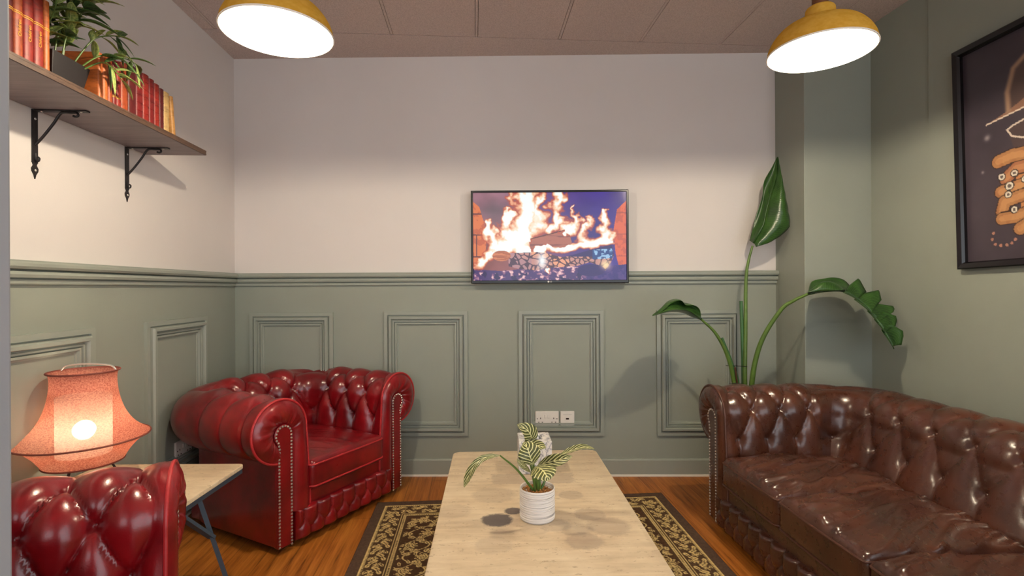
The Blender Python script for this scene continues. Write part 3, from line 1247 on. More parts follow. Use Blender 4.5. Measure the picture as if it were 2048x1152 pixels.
# ------------------------------------------------------------------ television
sTL, sTR = s_of_u(940, 470), s_of_u(1254, 470)
tw = (sTR - sTL) * 0.982
th_ = 0.556
zt = 1.728
tvc = bw_((sTL + sTR) / 2 + 0.004, zt - th_ / 2, 0.055)
tv = empty('television', tvc, math.atan2(dB.y, dB.x))
tag(tv, 'black flat television showing a log fire, mounted on the back wall', 'television')
bz = 0.013
mb = MB()
mb.box((-tw / 2 + .012, -0.006, -th_ / 2 + .012), (tw / 2 - .012, 0.03, th_ / 2 - .012))
mb.build('casing', M['black_plastic'], tv, bevel=0.004, smooth=False)
mb = MB()
xo, zo = tw / 2, th_ / 2
rows = []
for (ins, y) in ((0, 0.012), (0, -0.012), (0.004, -0.015), (bz - .002, -0.015), (bz, -0.010), (bz, 0.0)):
    b2 = ins + (0.006 if ins >= bz - .002 else 0)
    rows.append([(-xo + ins, y, -zo + b2), (xo - ins, y, -zo + b2), (xo - ins, y, zo - ins), (-xo + ins, y, zo - ins)])
mb.grid(rows, close_v=True)
mb.build('bezel', M['black_plastic'], tv, smooth=False)
painted('screen', fire(), (-xo + bz, -0.009, zo - bz), (2 * (xo - bz), 0, 0), (0, 0, -(2 * zo - 2 * bz - .006)), M['screen'], tv)
mb = MB(); mb.box((-0.2, 0.03, -0.18), (0.2, 0.0545, 0.18))
mb.build('wall_mount', M['black_metal'], tv, smooth=False)


def text_mesh(name, body, size, mat, parent, loc, rot, ext=0.0006, align='CENTER'):
    cu = bpy.data.curves.new(name, 'FONT')
    cu.body = body
    cu.size = size
    cu.extrude = ext
    cu.align_x = align
    cu.align_y = 'CENTER'
    cu.resolution_u = 3
    tmp = bpy.data.objects.new(name + '_tmp', cu)
    COL.objects.link(tmp)
    dg = bpy.context.evaluated_depsgraph_get()
    me = bpy.data.meshes.new_from_object(tmp.evaluated_get(dg))
    bpy.data.objects.remove(tmp)
    bpy.data.curves.remove(cu)
    me.materials.clear()
    me.materials.append(mat)
    o = bpy.data.objects.new(name, me)
    COL.objects.link(o)
    o.parent = parent
    o.location = loc
    o.rotation_euler = rot
    return o


mb = MB()
mb.lathe([(0.0001, 0.0), (0.0055, 0.0), (0.0055, 0.0008), (0.0001, 0.0008)], 20)
for i in range(len(mb.v)):
    x, y, z = mb.v[i]
    mb.v[i] = (-0.009 + x, -0.0152 - z, -zo + 0.0095 + y)
lg = mb.build('badge', M['white_plastic'], tv, smooth=False)
text_mesh('badge_lettering', 'LG', 0.011, M['white_plastic'], lg, (0.006, -0.0155, -zo + 0.0095), (PI / 2, 0, 0))


# ------------------------------------------------------------------ sockets
def socket(name, label, pf, s, z, rz, double=True):
    w = 0.143 if double else 0.086
    r = empty(name, pf(s, z, 0.0), rz)
    mb = MB(); mb.box((-w / 2, -0.011, -0.043), (w / 2, 0.0, 0.043))
    mb.build('face_plate', M['white_plastic'], r, bevel=0.004, smooth=False)
    y = -0.0112
    mb = MB()
    hw = lambda x, zz, a, b: mb.box((x - a / 2, y - 0.0008, zz - b / 2), (x + a / 2, y + 0.0006, zz + b / 2))
    if double:
        for sx in (-1, 1):
            cx = sx * 0.040
            hw(cx, 0.0005, 0.0045, 0.0085)
            hw(cx - 0.011, -0.0225, 0.0075, 0.0042)
            hw(cx + 0.011, -0.0225, 0.0075, 0.0042)
            hw(sx * 0.0595, -0.002, 0.006, 0.005)
        mb.build('pin_holes', M['dark_hole'], r, smooth=False)
        for sx in (-1, 1):
            q = MB(); q.box((sx * 0.009 - 0.007, -0.0155, 0.003), (sx * 0.009 + 0.007, -0.010, 0.023))
            q.build('rocker_switch', M['white_plastic'], r, bevel=0.0015, smooth=False)
    else:
        hw(0.0, -0.002, 0.018, 0.010)
        mb.build('port', M['dark_hole'], r, smooth=False)
        q = MB(); q.box((-0.026, -0.0118, 0.0235), (0.026, -0.0105, 0.0245))
        q.build('label_slot', M['chrome'], r, smooth=False)
    tag(r, label, 'socket')
    return r


rB = math.atan2(dB.y, dB.x)
socket('wall_socket', 'white double wall socket on the back wall, left of the smaller plate', bw_, s_of_u(1094, 835), 0.351, rB)
socket('data_outlet', 'small square white outlet plate with one dark port on the back wall', bw_, s_of_u(1134.5, 835), 0.351, rB, False)
socket('wall_socket', 'white double socket on the left wall behind the corner armchair', lw, t_of_u(364, 890), 0.352, YAW + PI / 2)


# ------------------------------------------------------------------ pendant lamps
def pendant(loc, label, rot=0):
    r = empty('pendant_lamp', loc, rot)
    prof = [(0.168, 0.0), (0.169, 0.006), (0.163, 0.03), (0.146, 0.06), (0.118, 0.088), (0.075, 0.107), (0.048, 0.118), (0.046, 0.150), (0.030, 0.160), (0.0005, 0.162)]
    q = catmull([(a, 0, b) for a, b in prof], 4)
    mb = MB(); mb.lathe([(max(p.x, .0004), p.z) for p in q], 56)
    sh = mb.build('lamp_shade', M['brass'], r, angle=60)
    mb = MB()
    pin = [(0.1675, 0.001), (0.161, 0.029), (0.143, 0.057), (0.115, 0.084), (0.072, 0.102), (0.045, 0.112), (0.0005, 0.114)]
    q = catmull([(a, 0, b) for a, b in pin], 4)
    mb.lathe([(max(p.x, .0004), p.z) for p in q], 56)
    mb.build('reflector', M['enamel'], sh, angle=80)
    mb = MB(); mb.tube([(0.1685 * math.cos(2 * PI * k / 64), 0.1685 * math.sin(2 * PI * k / 64), 0.001) for k in range(64)], 0.003, 6, closed=True)
    mb.build('rim', M['enamel'], sh)
    mb = MB(); mb.lathe([(0.0005, 0.205), (0.022, 0.205), (0.026, 0.195), (0.026, 0.158), (0.0005, 0.156)], 24)
    mb.build('lamp_holder', M['cable'], r)
    top = H - loc[2]
    mb = MB(); mb.tube([(0, 0, 0.2), (0, 0, top - 0.02)], 0.011, 12)
    mb.build('hanging_rod', M['cable'], r)
    mb = MB(); mb.lathe([(0.0005, top - 0.035), (0.03, top - 0.034), (0.05, top - 0.015), (0.05, top - 0.0005), (0.0005, top - 0.0005)], 28)
    mb.build('ceiling_rose', M['cable'], r)
    mb = MB(); mb.sphere((0, 0, 0.058), 0.034, 20, 12)
    mb.build('bulb', M['bulb'], r)
    L = bpy.data.lights.new('pendant_light', 'POINT')
    L.energy = PEND
    L.color = (1.0, 0.86, 0.66)
    L.shadow_soft_size = 0.022
    lo = bpy.data.objects.new('pendant_light', L)
    COL.objects.link(lo)
    lo.parent = r
    lo.location = (0, 0, 0.018)
    tag(r, label, 'pendant lamp', 'pendant lamps over the seating')
    return r


PEND = 22.0
pa = P3(556, 65, 1.64)
pb = P3(1641, 104, 1.79)
pendant((pa.x, pa.y, 1.962), 'pendant lamp with amber dome shade hanging at the left, by the shelf')
pendant((pb.x, pb.y, 1.962), 'pendant lamp with amber dome shade hanging at the right, near the framed print')

# ------------------------------------------------------------------ rug
RC = P3(752, 1008, 2.717); RC = Vector((-0.721, 2.727, 0))
RW, RL = 1.545, 2.25


def rug_img():
    step = 0.0036
    w, h = int(RW / step), int(RL / step)
    X, Y = np.meshgrid(np.linspace(0, RW, w), np.linspace(0, RL, h))
    E = np.minimum.reduce([X, RW - X, Y, RL - Y])
    dark = np.array([80, 60, 42.]); tan = np.array([212, 186, 126.])
    img = np.zeros((h, w, 3)) + dark
    horiz = (np.minimum(Y, RL - Y) < np.minimum(X, RW - X))
    along = np.where(horiz, X, Y)
    rnd = np.random.RandomState(2)
    mot = np.zeros((h, w))

    def stamp(cx, cy, fn, rad):
        x0, x1 = max(0, int((cx - rad) / step)), min(w, int((cx + rad) / step) + 2)
        y0, y1 = max(0, int((cy - rad) / step)), min(h, int((cy + rad) / step) + 2)
        if x1 <= x0 or y1 <= y0: return
        m = fn(X[y0:y1, x0:x1] - cx, Y[y0:y1, x0:x1] - cy)
        mot[y0:y1, x0:x1] = np.where(m >= 0, m, mot[y0:y1, x0:x1])

    def leaf_fn(ang, L, W):
        c, s = math.cos(ang), math.sin(ang)
        def f(dx, dy):
            a, b = dx * c + dy * s, -dx * s + dy * c
            d = (a / L) ** 2 + (np.abs(b) / (W * (1.1 - .7 * a / L))) ** 2
            out = np.where(d < 1, 1.0, -1.0)
            out = np.where((d < 1) & (np.abs(b) < .0022) & (a > -L * .6), 0.0, out)
            return out
        return f

    def flower_fn(R, n, ph):
        def f(dx, dy):
            r = np.hypot(dx, dy); a = np.arctan2(dy, dx)
            pr = R * (.74 + .26 * np.cos(n * a + ph))
            out = np.where(r < pr, 1.0, np.where(r < pr + .004, 0.0, -1.0))
            out = np.where((r < pr * .78) & (r > pr * .62), 0.0, out)
            out = np.where((r < pr * .34) & (r > pr * .2), 0.0, out)
            return out
        return f

    # bands: distance from edge
    bands = [(0.062, 0.146, 'guard'), (0.182, 0.345, 'main')]
    vine = np.full((h, w), 9.0)
    # scattered motifs in the guard band
    def ring_points(d0, n_step):
        pts = []
        x0, x1, y0, y1 = d0, RW - d0, d0, RL - d0
        per = 2 * (x1 - x0 + y1 - y0); n = int(per / n_step)
        for i in range(n):
            q = i * per / n
            if q < x1 - x0: pts.append((x0 + q, y0, 0))
            elif q < x1 - x0 + y1 - y0: pts.append((x1, y0 + q - (x1 - x0), PI / 2))
            elif q < 2 * (x1 - x0) + y1 - y0: pts.append((x1 - (q - (x1 - x0) - (y1 - y0)), y1, PI))
            else: pts.append((x0, y1 - (q - 2 * (x1 - x0) - (y1 - y0)), -PI / 2))
        return pts
    for i, (x, y, a) in enumerate(ring_points(0.104, 0.052)):
        sgn = 1 if i % 2 else -1
        nx, ny = -math.sin(a), math.cos(a)
        stamp(x + nx * .012 * sgn, y + ny * .012 * sgn, flower_fn(.019, 5 + i % 2, i), .03)
        for k in (-1, 1):
            stamp(x + math.cos(a) * .026 * k + nx * .026 * -sgn * k * .4, y + math.sin(a) * .026 * k + ny * .02 * sgn * k,
                  leaf_fn(a + k * .9 * sgn + (0 if k > 0 else PI), .021, .0085), .03)
        stamp(x - nx * .026 * sgn, y - ny * .026 * sgn, leaf_fn(a + .5 * sgn, .018, .008), .03)
        stamp(x + nx * .03 * sgn, y + ny * .03 * sgn, leaf_fn(a - .5 * sgn, .014, .006), .03)
    g = (E > .066) & (E < .142)
    m1 = np.where(g, mot, 0); mot[:] = 0
    # main border: curling vine with blossoms
    for i, (x, y, a) in enumerate(ring_points(0.262, 0.105)):
        sgn = 1 if i % 2 else -1
        nx, ny = -math.sin(a), math.cos(a)
        stamp(x + nx * .030 * sgn, y + ny * .030 * sgn, flower_fn(.034, 7 + i % 3, i * .7), .06)
        for k in range(16):
            an = rnd.uniform(0, 2 * PI); rr = rnd.uniform(.044, .092)
            stamp(x + math.cos(an) * rr, y + math.sin(an) * rr * .95, leaf_fn(an + rnd.uniform(-1, 1), rnd.uniform(.011, .022), rnd.uniform(.005, .008)), .04)
    for amp, ph, lw_ in ((.052, 0, .0034), (.052, PI, .0034)):
        q = np.where(horiz, np.minimum(Y, RL - Y), np.minimum(X, RW - X)) - .263
        yv = amp * np.sin(along / .105 * PI + ph)
        mot[np.abs(q - yv) < lw_] = 1
        mot[(np.abs(np.abs(q - yv) - lw_ - .002) < .0016)] = 0
    g = (E > .186) & (E < .340)
    m2 = np.where(g, mot, 0); mot[:] = 0
    # field: mirrored medallions and leaves
    for i in range(420):
        x, y = rnd.uniform(.38, RW / 2), rnd.uniform(.38, RL / 2)
        an = rnd.uniform(0, 2 * PI); L = rnd.uniform(.018, .034)
        fl = rnd.rand() < .22
        for sx in (0, 1):
            for sy in (0, 1):
                a2 = PI - an if sx else an
                a2 = -a2 if sy else a2
                stamp(RW - x if sx else x, RL - y if sy else y, flower_fn(L, 6, 0) if fl else leaf_fn(a2, L, L * .36), .05)
    m3 = np.where(E > .372, mot, 0)
    mm = np.maximum(np.maximum(m1, m2), m3)
    # dark field is a reddish brown in the main border
    img = lay(img, ((E > .186) & (E < .34)) * .5, (78, 52, 36))
    img = img + (mm > .5)[..., None] * (tan - img)
    # guard lines with beads
    for d0, d1 in ((.050, .056), (.150, .155), (.160, .164), (.170, .175), (.346, .350), (.360, .364)):
        img = lay(img, (E > d0) & (E < d1), tan)
    for dm in (.0605, .1675, .355):
        bead = (np.abs(E - dm) < .0032) & ((along % .011) < .0065)
        img = lay(img, bead, tan * .95)
    img = lay(img, (E < .046), (84, 66, 54))
    img *= (0.86 + .28 * fbm(h, w, 240, 340, 8, 2))[..., None]
    return img


rug = painted('rug', rug_img(), (0, 0, 0.008), (RW, 0, 0), (0, -RL, 0), M['rug'], None, 0.007)
rug.location = RC
rug.rotation_euler = (0, 0, YAW)
tag(rug, 'tan and dark brown oriental rug with floral borders under the coffee table', 'rug')

# ------------------------------------------------------------------ coffee table
TA = math.atan(0.038)
tl = Vector((-0.271, 2.338, 0)); TW, TL = 0.652, 1.28
tcn = tl + Vector((math.cos(TA), math.sin(TA), 0)) * (TW / 2) - Vector((-math.sin(TA), math.cos(TA), 0)) * (TL / 2)
ct = empty('coffee_table', (tcn.x, tcn.y, 0.008), TA)
tag(ct, 'low travertine coffee table with rounded corners in the middle of the rug', 'coffee table')


def tloc(u, v):
    Y = (CAMZ - 0.40) * F / (v - 576 + ROLL * (u - 1024))
    p = Vector(((u - 1024) / F * Y, Y, 0)) - tcn
    c, s = math.cos(-TA), math.sin(-TA)
    return (p.x * c - p.y * s, p.x * s + p.y * c)


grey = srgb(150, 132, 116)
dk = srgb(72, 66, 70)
st = []
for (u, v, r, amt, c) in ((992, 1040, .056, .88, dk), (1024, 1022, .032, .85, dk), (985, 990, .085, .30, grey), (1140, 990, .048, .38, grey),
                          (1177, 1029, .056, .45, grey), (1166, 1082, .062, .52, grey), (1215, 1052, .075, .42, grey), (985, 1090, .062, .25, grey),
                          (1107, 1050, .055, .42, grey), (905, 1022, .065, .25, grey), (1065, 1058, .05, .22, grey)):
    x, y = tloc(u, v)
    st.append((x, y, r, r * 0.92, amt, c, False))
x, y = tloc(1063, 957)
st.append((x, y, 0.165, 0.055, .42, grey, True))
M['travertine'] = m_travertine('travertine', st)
M['travertine_plain'] = m_travertine('travertine_plain', None)


def rounded_slab(mb, w, l, r, z0, z1, cx=0, cy=0, ed=0.006):
    def ring(ins, z):
        pts = []
        for (sx, sy, a0) in ((1, 1, 0), (-1, 1, 90), (-1, -1, 180), (1, -1, 270)):
            for k in range(9):
                a = math.radians(a0 + 90 * k / 8)
                pts.append((cx + sx * (w / 2 - r) + (r - ins) * math.cos(a), cy + sy * (l / 2 - r) + (r - ins) * math.sin(a), z))
        return pts
    rows = [ring(ed, z0), ring(0, z0 + ed), ring(0, z1 - ed), ring(ed * .3, z1 - ed * .3), ring(ed, z1)]
    s = mb.grid(rows, close_v=True)
    k = len(rows[0])
    mb.f.append(tuple(s + k - 1 - i for i in range(k)))
    e = s + 4 * k
    mb.f.append(tuple(e + i for i in range(k)))


mb = MB(); rounded_slab(mb, TW, TL, 0.035, 0.352, 0.392)
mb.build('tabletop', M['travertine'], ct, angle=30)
for sy in (-1, 1):
    mb = MB(); rounded_slab(mb, TW * .62, 0.10, 0.03, 0.0, 0.352, 0, sy * (TL / 2 - 0.26), 0.003)
    mb.build('plinth_leg', M['travertine_plain'], ct, angle=30)

# ------------------------------------------------------------------ side table + lamp
sta = empty('side_table', (-1.296, 1.765, 0), 0.0)
tag(sta, 'small stone topped side table with grey steel legs between the two red armchairs', 'side table')
mb = MB(); rounded_slab(mb, 0.545, 0.385, 0.02, 0.464, 0.480, 0, 0, 0.003)
for i, (x, y, z) in enumerate(mb.v):
    pass
mb.build('tabletop', M['travertine_plain'], sta, angle=30)
mb = MB()
for (a, b) in (((-.266, -.186), (.266, -.166)), ((-.266, .166), (.266, .186)), ((-.266, -.166), (-.246, .166)), ((.246, -.166), (.266, .166))):
    mb.box((a[0], a[1], 0.446), (b[0], b[1], 0.464))
mb.build('underframe', M['blue_steel'], sta, smooth=False)


def bar(mb, a, b, w, d, wdir):
    a, b = Vector(a), Vector(b)
    t = (b - a).normalized()
    wv = Vector(wdir); wv = (wv - t * wv.dot(t)).normalized()
    dv = t.cross(wv)
    mb.prism([a + wv * w / 2 + dv * d / 2, a - wv * w / 2 + dv * d / 2, a - wv * w / 2 - dv * d / 2, a + wv * w / 2 - dv * d / 2], (0, 0, 0), b - a)


for (top, bot) in (((0.256, -0.066, 0.447), (0.335, 0.03, 0.0)), ((-0.25, -0.15, 0.447), (-0.262, -0.17, 0.0)), ((-0.25, 0.15, 0.447), (-0.262, 0.17, 0.0))):
    mb = MB(); bar(mb, top, bot, 0.026, 0.014, (0.6, -0.8, 0))
    mb.build('leg', M['blue_steel'], sta, smooth=False)
mb = MB(); bar(mb, (0.252, -0.175, 0.45), (0.281, -0.038, 0.31), 0.026, 0.010, (0.4, -0.6, 0.6))
mb.build('brace', M['blue_steel'], sta, smooth=False)

lp = P3(166, 950, 1.775)
lamp = empty('table_lamp', (lp.x + 0.005, 1.775, 0.480), 0)
tag(lamp, 'lit table lamp with flared salmon pink fabric shade on the side table', 'table lamp')
prof = [(0.100, 0.385), (0.093, 0.372), (0.0925, 0.335), (0.100, 0.285), (0.115, 0.238), (0.138, 0.198), (0.166, 0.170), (0.189, 0.155)]
q = catmull([(a, 0, b) for a, b in prof], 5)
mb = MB(); mb.lathe([(p.x, p.z) for p in q], 56)
prof2 = [(0.189, 0.155), (0.160, 0.135), (0.135, 0.108), (0.120, 0.085), (0.113, 0.072)]
q2 = catmull([(a, 0, b) for a, b in prof2], 5)
mb.lathe([(p.x, p.z) for p in q2], 56)
sh = mb.build('lamp_shade', M['salmon'], lamp, angle=50)
for (r_, z_) in ((0.100, 0.385), (0.189, 0.155), (0.113, 0.072)):
    mb = MB(); mb.tube([(r_ * math.cos(2 * PI * k / 60), r_ * math.sin(2 * PI * k / 60), z_) for k in range(60)], 0.0032, 6, closed=True)
    mb.build('shade_ring', M['salmon_rim'], sh)
mb = MB(); mb.lathe([(0.078, 0.10), (0.078, 0.30)], 40)
mb.build('diffuser', M['paper_shade'], sh)
mb = MB(); mb.tube(catmull([(-0.098, 0.02, 0.384), (-0.075, 0.02, 0.402), (0, 0.02, 0.408), (0.075, 0.02, 0.402), (0.098, 0.02, 0.384)], 6), 0.003, 8)
mb.build('handle', M['chrome'], sh)
for k in range(3):
    a = math.radians(-90 + 120 * k + 8)
    mb = MB(); mb.tube([(0.045 * math.cos(a), 0.045 * math.sin(a), 0.115), (0.098 * math.cos(a), 0.098 * math.sin(a), 0.003)], 0.0035, 8)
    mb.build('leg', M['black_metal'], lamp)
mb = MB(); mb.lathe([(0.0005, 0.105), (0.05, 0.105), (0.05, 0.118), (0.018, 0.120), (0.018, 0.15), (0.0005, 0.15)], 24)
mb.build('lamp_holder', M['black_metal'], lamp)
mb = MB(); mb.sphere((0, 0, 0.182), 0.033, 18, 12)
mb.build('bulb', M['bulb_small'], lamp)

# ------------------------------------------------------------------ wall shelf, brackets, books
SZ0, SZ1 = 1.751, 1.772
se = Vector((-1.379, 2.318, 0))               # front corner of the shelf's far end
SH_L, SH_D = 1.35, 0.258
shelf = empty('wall_shelf', (se.x, se.y, SZ0), YAW + PI / 2)   # local x -> along AX, y -> towards the wall (-BX)
tag(shelf, 'long dark wood wall shelf carrying red books on the left wall', 'shelf')
mb = MB(); mb.box((-SH_L, 0.004, 0), (0, SH_D, SZ1 - SZ0))
mb.build('board', M['shelf'], shelf, smooth=False)
mb = MB()
mb.box((-SH_L, 0.0, 0.001), (0, 0.004, 0.0065)); mb.box((-SH_L, 0.0008, 0.0065), (0, 0.004, 0.0145)); mb.box((-SH_L, 0.0, 0.0145), (0, 0.004, SZ1 - SZ0))
mb.build('front_edging', M['shelf_edge'], shelf, smooth=False)


def bracket(t, label):
    r = empty('shelf_bracket', lw(t, SZ0), YAW)     # local x out of the wall
    mb = MB()
    mb.box((0.0, -0.011, -0.178), (0.004, 0.011, 0.0))
    mb.prism([Vector((0.002, dx, z)) for dx, z in ((-.010, -.176), (.010, -.176), (.006, -.186), (.013, -.197), (.012, -.206), (.004, -.218), (0, -.232), (-.004, -.218), (-.012, -.206), (-.013, -.197), (-.006, -.186))], (-.002, 0, 0), (.002, 0, 0))
    mb.build('wall_plate', M['black_metal'], r, smooth=False)
    mb = MB(); mb.box((0.0, -0.010, -0.0045), (0.172, 0.010, -0.0005))
    mb.build('arm', M['black_metal'], r, smooth=False)
    mb = MB(); mb.tube(catmull([(0.004, 0, -0.118), (0.03, 0, -0.088), (0.062, 0, -0.045), (0.082, 0, -0.014), (0.096, 0, -0.007), (0.12, 0, -0.008)], 5), 0.0042, 8)
    mb.tube(catmull([(0.12, 0, -0.008), (0.136, 0, -0.008), (0.141, 0, -0.016), (0.133, 0, -0.021), (0.125, 0, -0.018)], 5), 0.004, 8)
    mb.tube(catmull([(0.004, 0, -0.145), (0.006, 0, -0.168), (0.014, 0, -0.172), (0.017, 0, -0.163), (0.012, 0, -0.158)], 5), 0.003, 8)
    mb.build('scroll_brace', M['black_metal'], r)
    for (x, z, ax) in ((0.0045, -0.03, 0), (0.0045, -0.203, 0), (0.025, -0.005, 1), (0.15, -0.005, 1)):
        q = MB(); q.sphere((0, 0, 0), 0.0045, 8, 3, 0.6, half=True)
        o = q.build('screw', M['chrome'], r)
        o.location = (x, 0, z)
        o.rotation_euler = (0, PI / 2, 0) if ax == 0 else (PI, 0, 0)
    tag(r, label, 'shelf bracket', 'iron brackets under the wall shelf')


bracket(t_of_u(68, 280), 'black iron scroll bracket under the shelf, nearer the camera')
bracket(t_of_u(253, 340), 'black iron scroll bracket under the shelf, nearer the back wall')


def bookmat(name, c, rib=0):
    t = NT(name)
    vec = t.coord()
    n = t.noise(t.coord(scale=(3, 3, 9)), 9, 4, 0.65)
    c2 = tuple(x * 0.55 for x in c[:3]) + (1,)
    c3 = tuple(min(1, x * 1.25) for x in c[:3]) + (1,)
    t.set(Base_Color=t.ramp(n, [(0.3, c2), (0.5, c), (0.75, c3)]), Roughness=0.5)
    t.bump(t.noise(vec, 300, 2), 0.15, 0.001)
    return t.m


CLO = {'red': bookmat('red_cloth', srgb(134, 28, 16)), 'crimson': bookmat('crimson_cloth', srgb(112, 16, 16)), 'rust': bookmat('rust_cloth', srgb(150, 62, 24)),
       'orange': bookmat('orange_cloth', srgb(178, 92, 36)), 'tan': bookmat('tan_cloth', srgb(176, 128, 70)), 'cream': bookmat('cream_cloth', srgb(184, 150, 96)),
       'maroon': bookmat('maroon_cloth', srgb(84, 14, 14))}


def book(x, th, h, d, col, label, group, tilt=0.0, lines=(), text=None, y0=0.012, bands=0):
    """x: position of the book's low end along the shelf (local), spine towards -y"""
    r = empty('book', shelf.matrix_basis @ Vector((x, y0, SZ1 - SZ0 + 0.0002)), YAW + PI / 2)
    r.rotation_euler = (0, tilt, YAW + PI / 2)
    mb = MB()
    # cover: spine (rounded) and two boards
    rows = []
    n = 8
    for z in (0, h):
        row = []
        for i in range(n + 1):
            a = PI * i / n
            row.append((th / 2 - th / 2 * math.cos(a), 0.004 - 0.006 * math.sin(a), z))
        row += [(th, d, z), (th - 0.0022, d, z), (th - 0.0022, 0.006, z), (0.0022, 0.006, z), (0.0022, d, z), (0, d, z)]
        rows.append(row)
    s = mb.grid(rows, close_v=True)
    k = n + 7
    mb.f.append(tuple(s + i for i in range(k))); mb.f.append(tuple(s + k + i for i in range(k))[::-1])
    mb.build('cover', CLO[col], r, angle=40)
    mb = MB(); mb.box((0.0024, 0.0055, 0.002), (th - 0.0024, d - 0.003, h - 0.003))
    mb.build('pages', M['paper'], r, smooth=False)
    mb = MB()
    for zz in lines:
        rows = []
        for z in (zz - 0.0012, zz + 0.0012):
            rows.append([(th / 2 - th / 2 * math.cos(PI * i / n), 0.0036 - 0.0062 * math.sin(PI * i / n), z) for i in range(n + 1)])
        mb.grid(rows)
    if lines: mb.build('gilt_line', M['gold'], r, solid=0.0004)
    for b in range(bands):
        zz = h * (b + 1) / (bands + 1)
        q = MB(); q.tube([(th / 2 - (th / 2 - .002) * math.cos(PI * i / n), 0.0036 - 0.0062 * math.sin(PI * i / n), zz) for i in range(n + 1)], 0.0014, 6)
        q.build('spine_band', CLO[col], r)
    if text:
        text_mesh('spine_lettering', text, 0.013, M['gold'], r, (th / 2, -0.0026, h * 0.36), (PI / 2, -PI / 2, 0), 0.0005)
    tag(r, label, 'book', group)
    return r


# local x of a photo column on the shelf's front edge
def sx_of_u(u):
    k_ = P3(u, 200, 1.0).x
    w = (k_ * se.y - se.x) / (0.0722 + k_)        # metres in Y before the far end
    return -w * math.hypot(1, 0.0722)


G1 = 'red books at the near end of the shelf'
G2 = 'row of red books at the far end of the shelf'
xa = sx_of_u(110)
left = [('orange', .020, 'orange spined book standing right beside the black planter on the shelf', None),
        ('red', .033, 'red book with faint gilt lettering, second from the black planter', 'Children'),
        ('red', .033, 'red book with bright gilt spine lettering, third from the black planter', 'Children'),
        ('rust', .030, 'rust red gilt lettered book, fourth from the black planter', 'BRITANNICA'),
        ('maroon', .028, 'dark maroon book at the left frame edge of the shelf', None)]
left[3] = ('rust', .030, left[3][2], 'Children')
x = xa
for i, (c, th2, lab, tx) in enumerate(left):
    x -= th2 + 0.0004
    book(x, th2, 0.222 - (0.02 if i == 0 else 0), 0.15, c, lab, G1, lines=(0.118, 0.123), text=tx)
xr0, xr1 = sx_of_u(205), sx_of_u(356)
spec = [('orange', .020, .150, 'narrow orange book next to the planter, first of the long red row'),
        ('orange', .022, .152, 'orange tan book, second in the long row from the planter'),
        ('rust', .020, .156, 'rust book under the drooping bamboo leaves, third from the planter'),
        ('crimson', .018, .158, 'slim crimson book, fourth from the planter'),
        ('red', .022, .160, 'bright red book, fifth from the planter'),
        ('rust', .034, .166, 'wide rust brown book, sixth from the planter'),
        ('maroon', .040, .176, 'thick dark maroon book in the middle of the long row'),
        ('crimson', .036, .174, 'thick crimson book just right of the dark maroon one'),
        ('red', .034, .176, 'tall red book with ribbed spine, sixth from the shelf end'),
        ('crimson', .030, .172, 'crimson book with ribbed spine, fifth from the shelf end'),
        ('red', .030, .166, 'red ribbed book, fourth from the shelf end'),
        ('maroon', .026, .160, 'maroon book standing against the cream one, third from the shelf end'),
        ('cream', .034, .158, 'cream covered book, second from the shelf end'),
        ('tan', .022, .155, 'tan book leaning at the far end of the shelf')]
tot = sum(s[1] for s in spec)
sc_ = (xr1 - xr0) / (tot + 0.012)
x = xr0
for i, (c, th2, hh, lab) in enumerate(spec):
    th3 = th2 * sc_
    if i == len(spec) - 1:
        book(x + 0.022, th3 - 0.002, hh, 0.12, c, lab, G2, tilt=-0.12)
    else:
        book(x, th3 - 0.0006, hh, 0.13 - 0.01 * (i % 3), c, lab, G2, lines=((0.03, 0.034) if i in (3, 4) else ()), bands=(5 if 7 <= i <= 11 else 0))
    x += th3


# ------------------------------------------------------------------ leaves
def leaf_mesh(mb, mid, widths, up, fold=0.25, nv=8, wave=0.0, wf=9.0, u0=0.0, u1=1.0, side=None, droop=0.0, ph=0.0, tip=0.0):
    """mid: list of points; widths: same length (half widths); fold: how far the halves lift (+) or hang (-)"""
    n = len(mid)
    rows = []
    vs = [(-1 + 2 * j / nv) for j in range(nv + 1)]
    if side == 1: vs = [j / nv for j in range(nv + 1)]
    if side == -1: vs = [-1 + j / nv for j in range(nv + 1)]
    base = len(mb.v)
    for i in range(n):
        t = (mid[min(i + 1, n - 1)] - mid[max(i - 1, 0)]).normalized()
        uu = up[i] if isinstance(up, list) else Vector(up)
        S = t.cross(uu).normalized()
        N = S.cross(t).normalized()
        row = []
        for v in vs:
            w = widths[i] * v
            a = abs(v)
            f = fold[i] if isinstance(fold, list) else fold
            z = widths[i] * (f * a + droop * a * a) + wave * math.sin(i / n * wf * PI + ph + (1.5 if v > 0 else 0)) * a * min(1, widths[i] * 20)
            row.append(mid[i] + S * w * (1 - 0.25 * abs(f) * a) + N * z)
        rows.append(row)
    mb.grid(rows)
    for i in range(n):
        for j, v in enumerate(vs):
            mb.uv[base + i * len(vs) + j] = (u0 + (u1 - u0) * i / (n - 1), 0.5 + 0.5 * v)


def blade(k, n, peak=0.4, p=0.75):
    """half-width factor along the blade"""
    t = k / n
    if t < peak: return math.sin(t / peak * PI / 2) ** p
    return max(0.0, math.cos((t - peak) / (1 - peak) * PI / 2)) ** (p * 1.1)


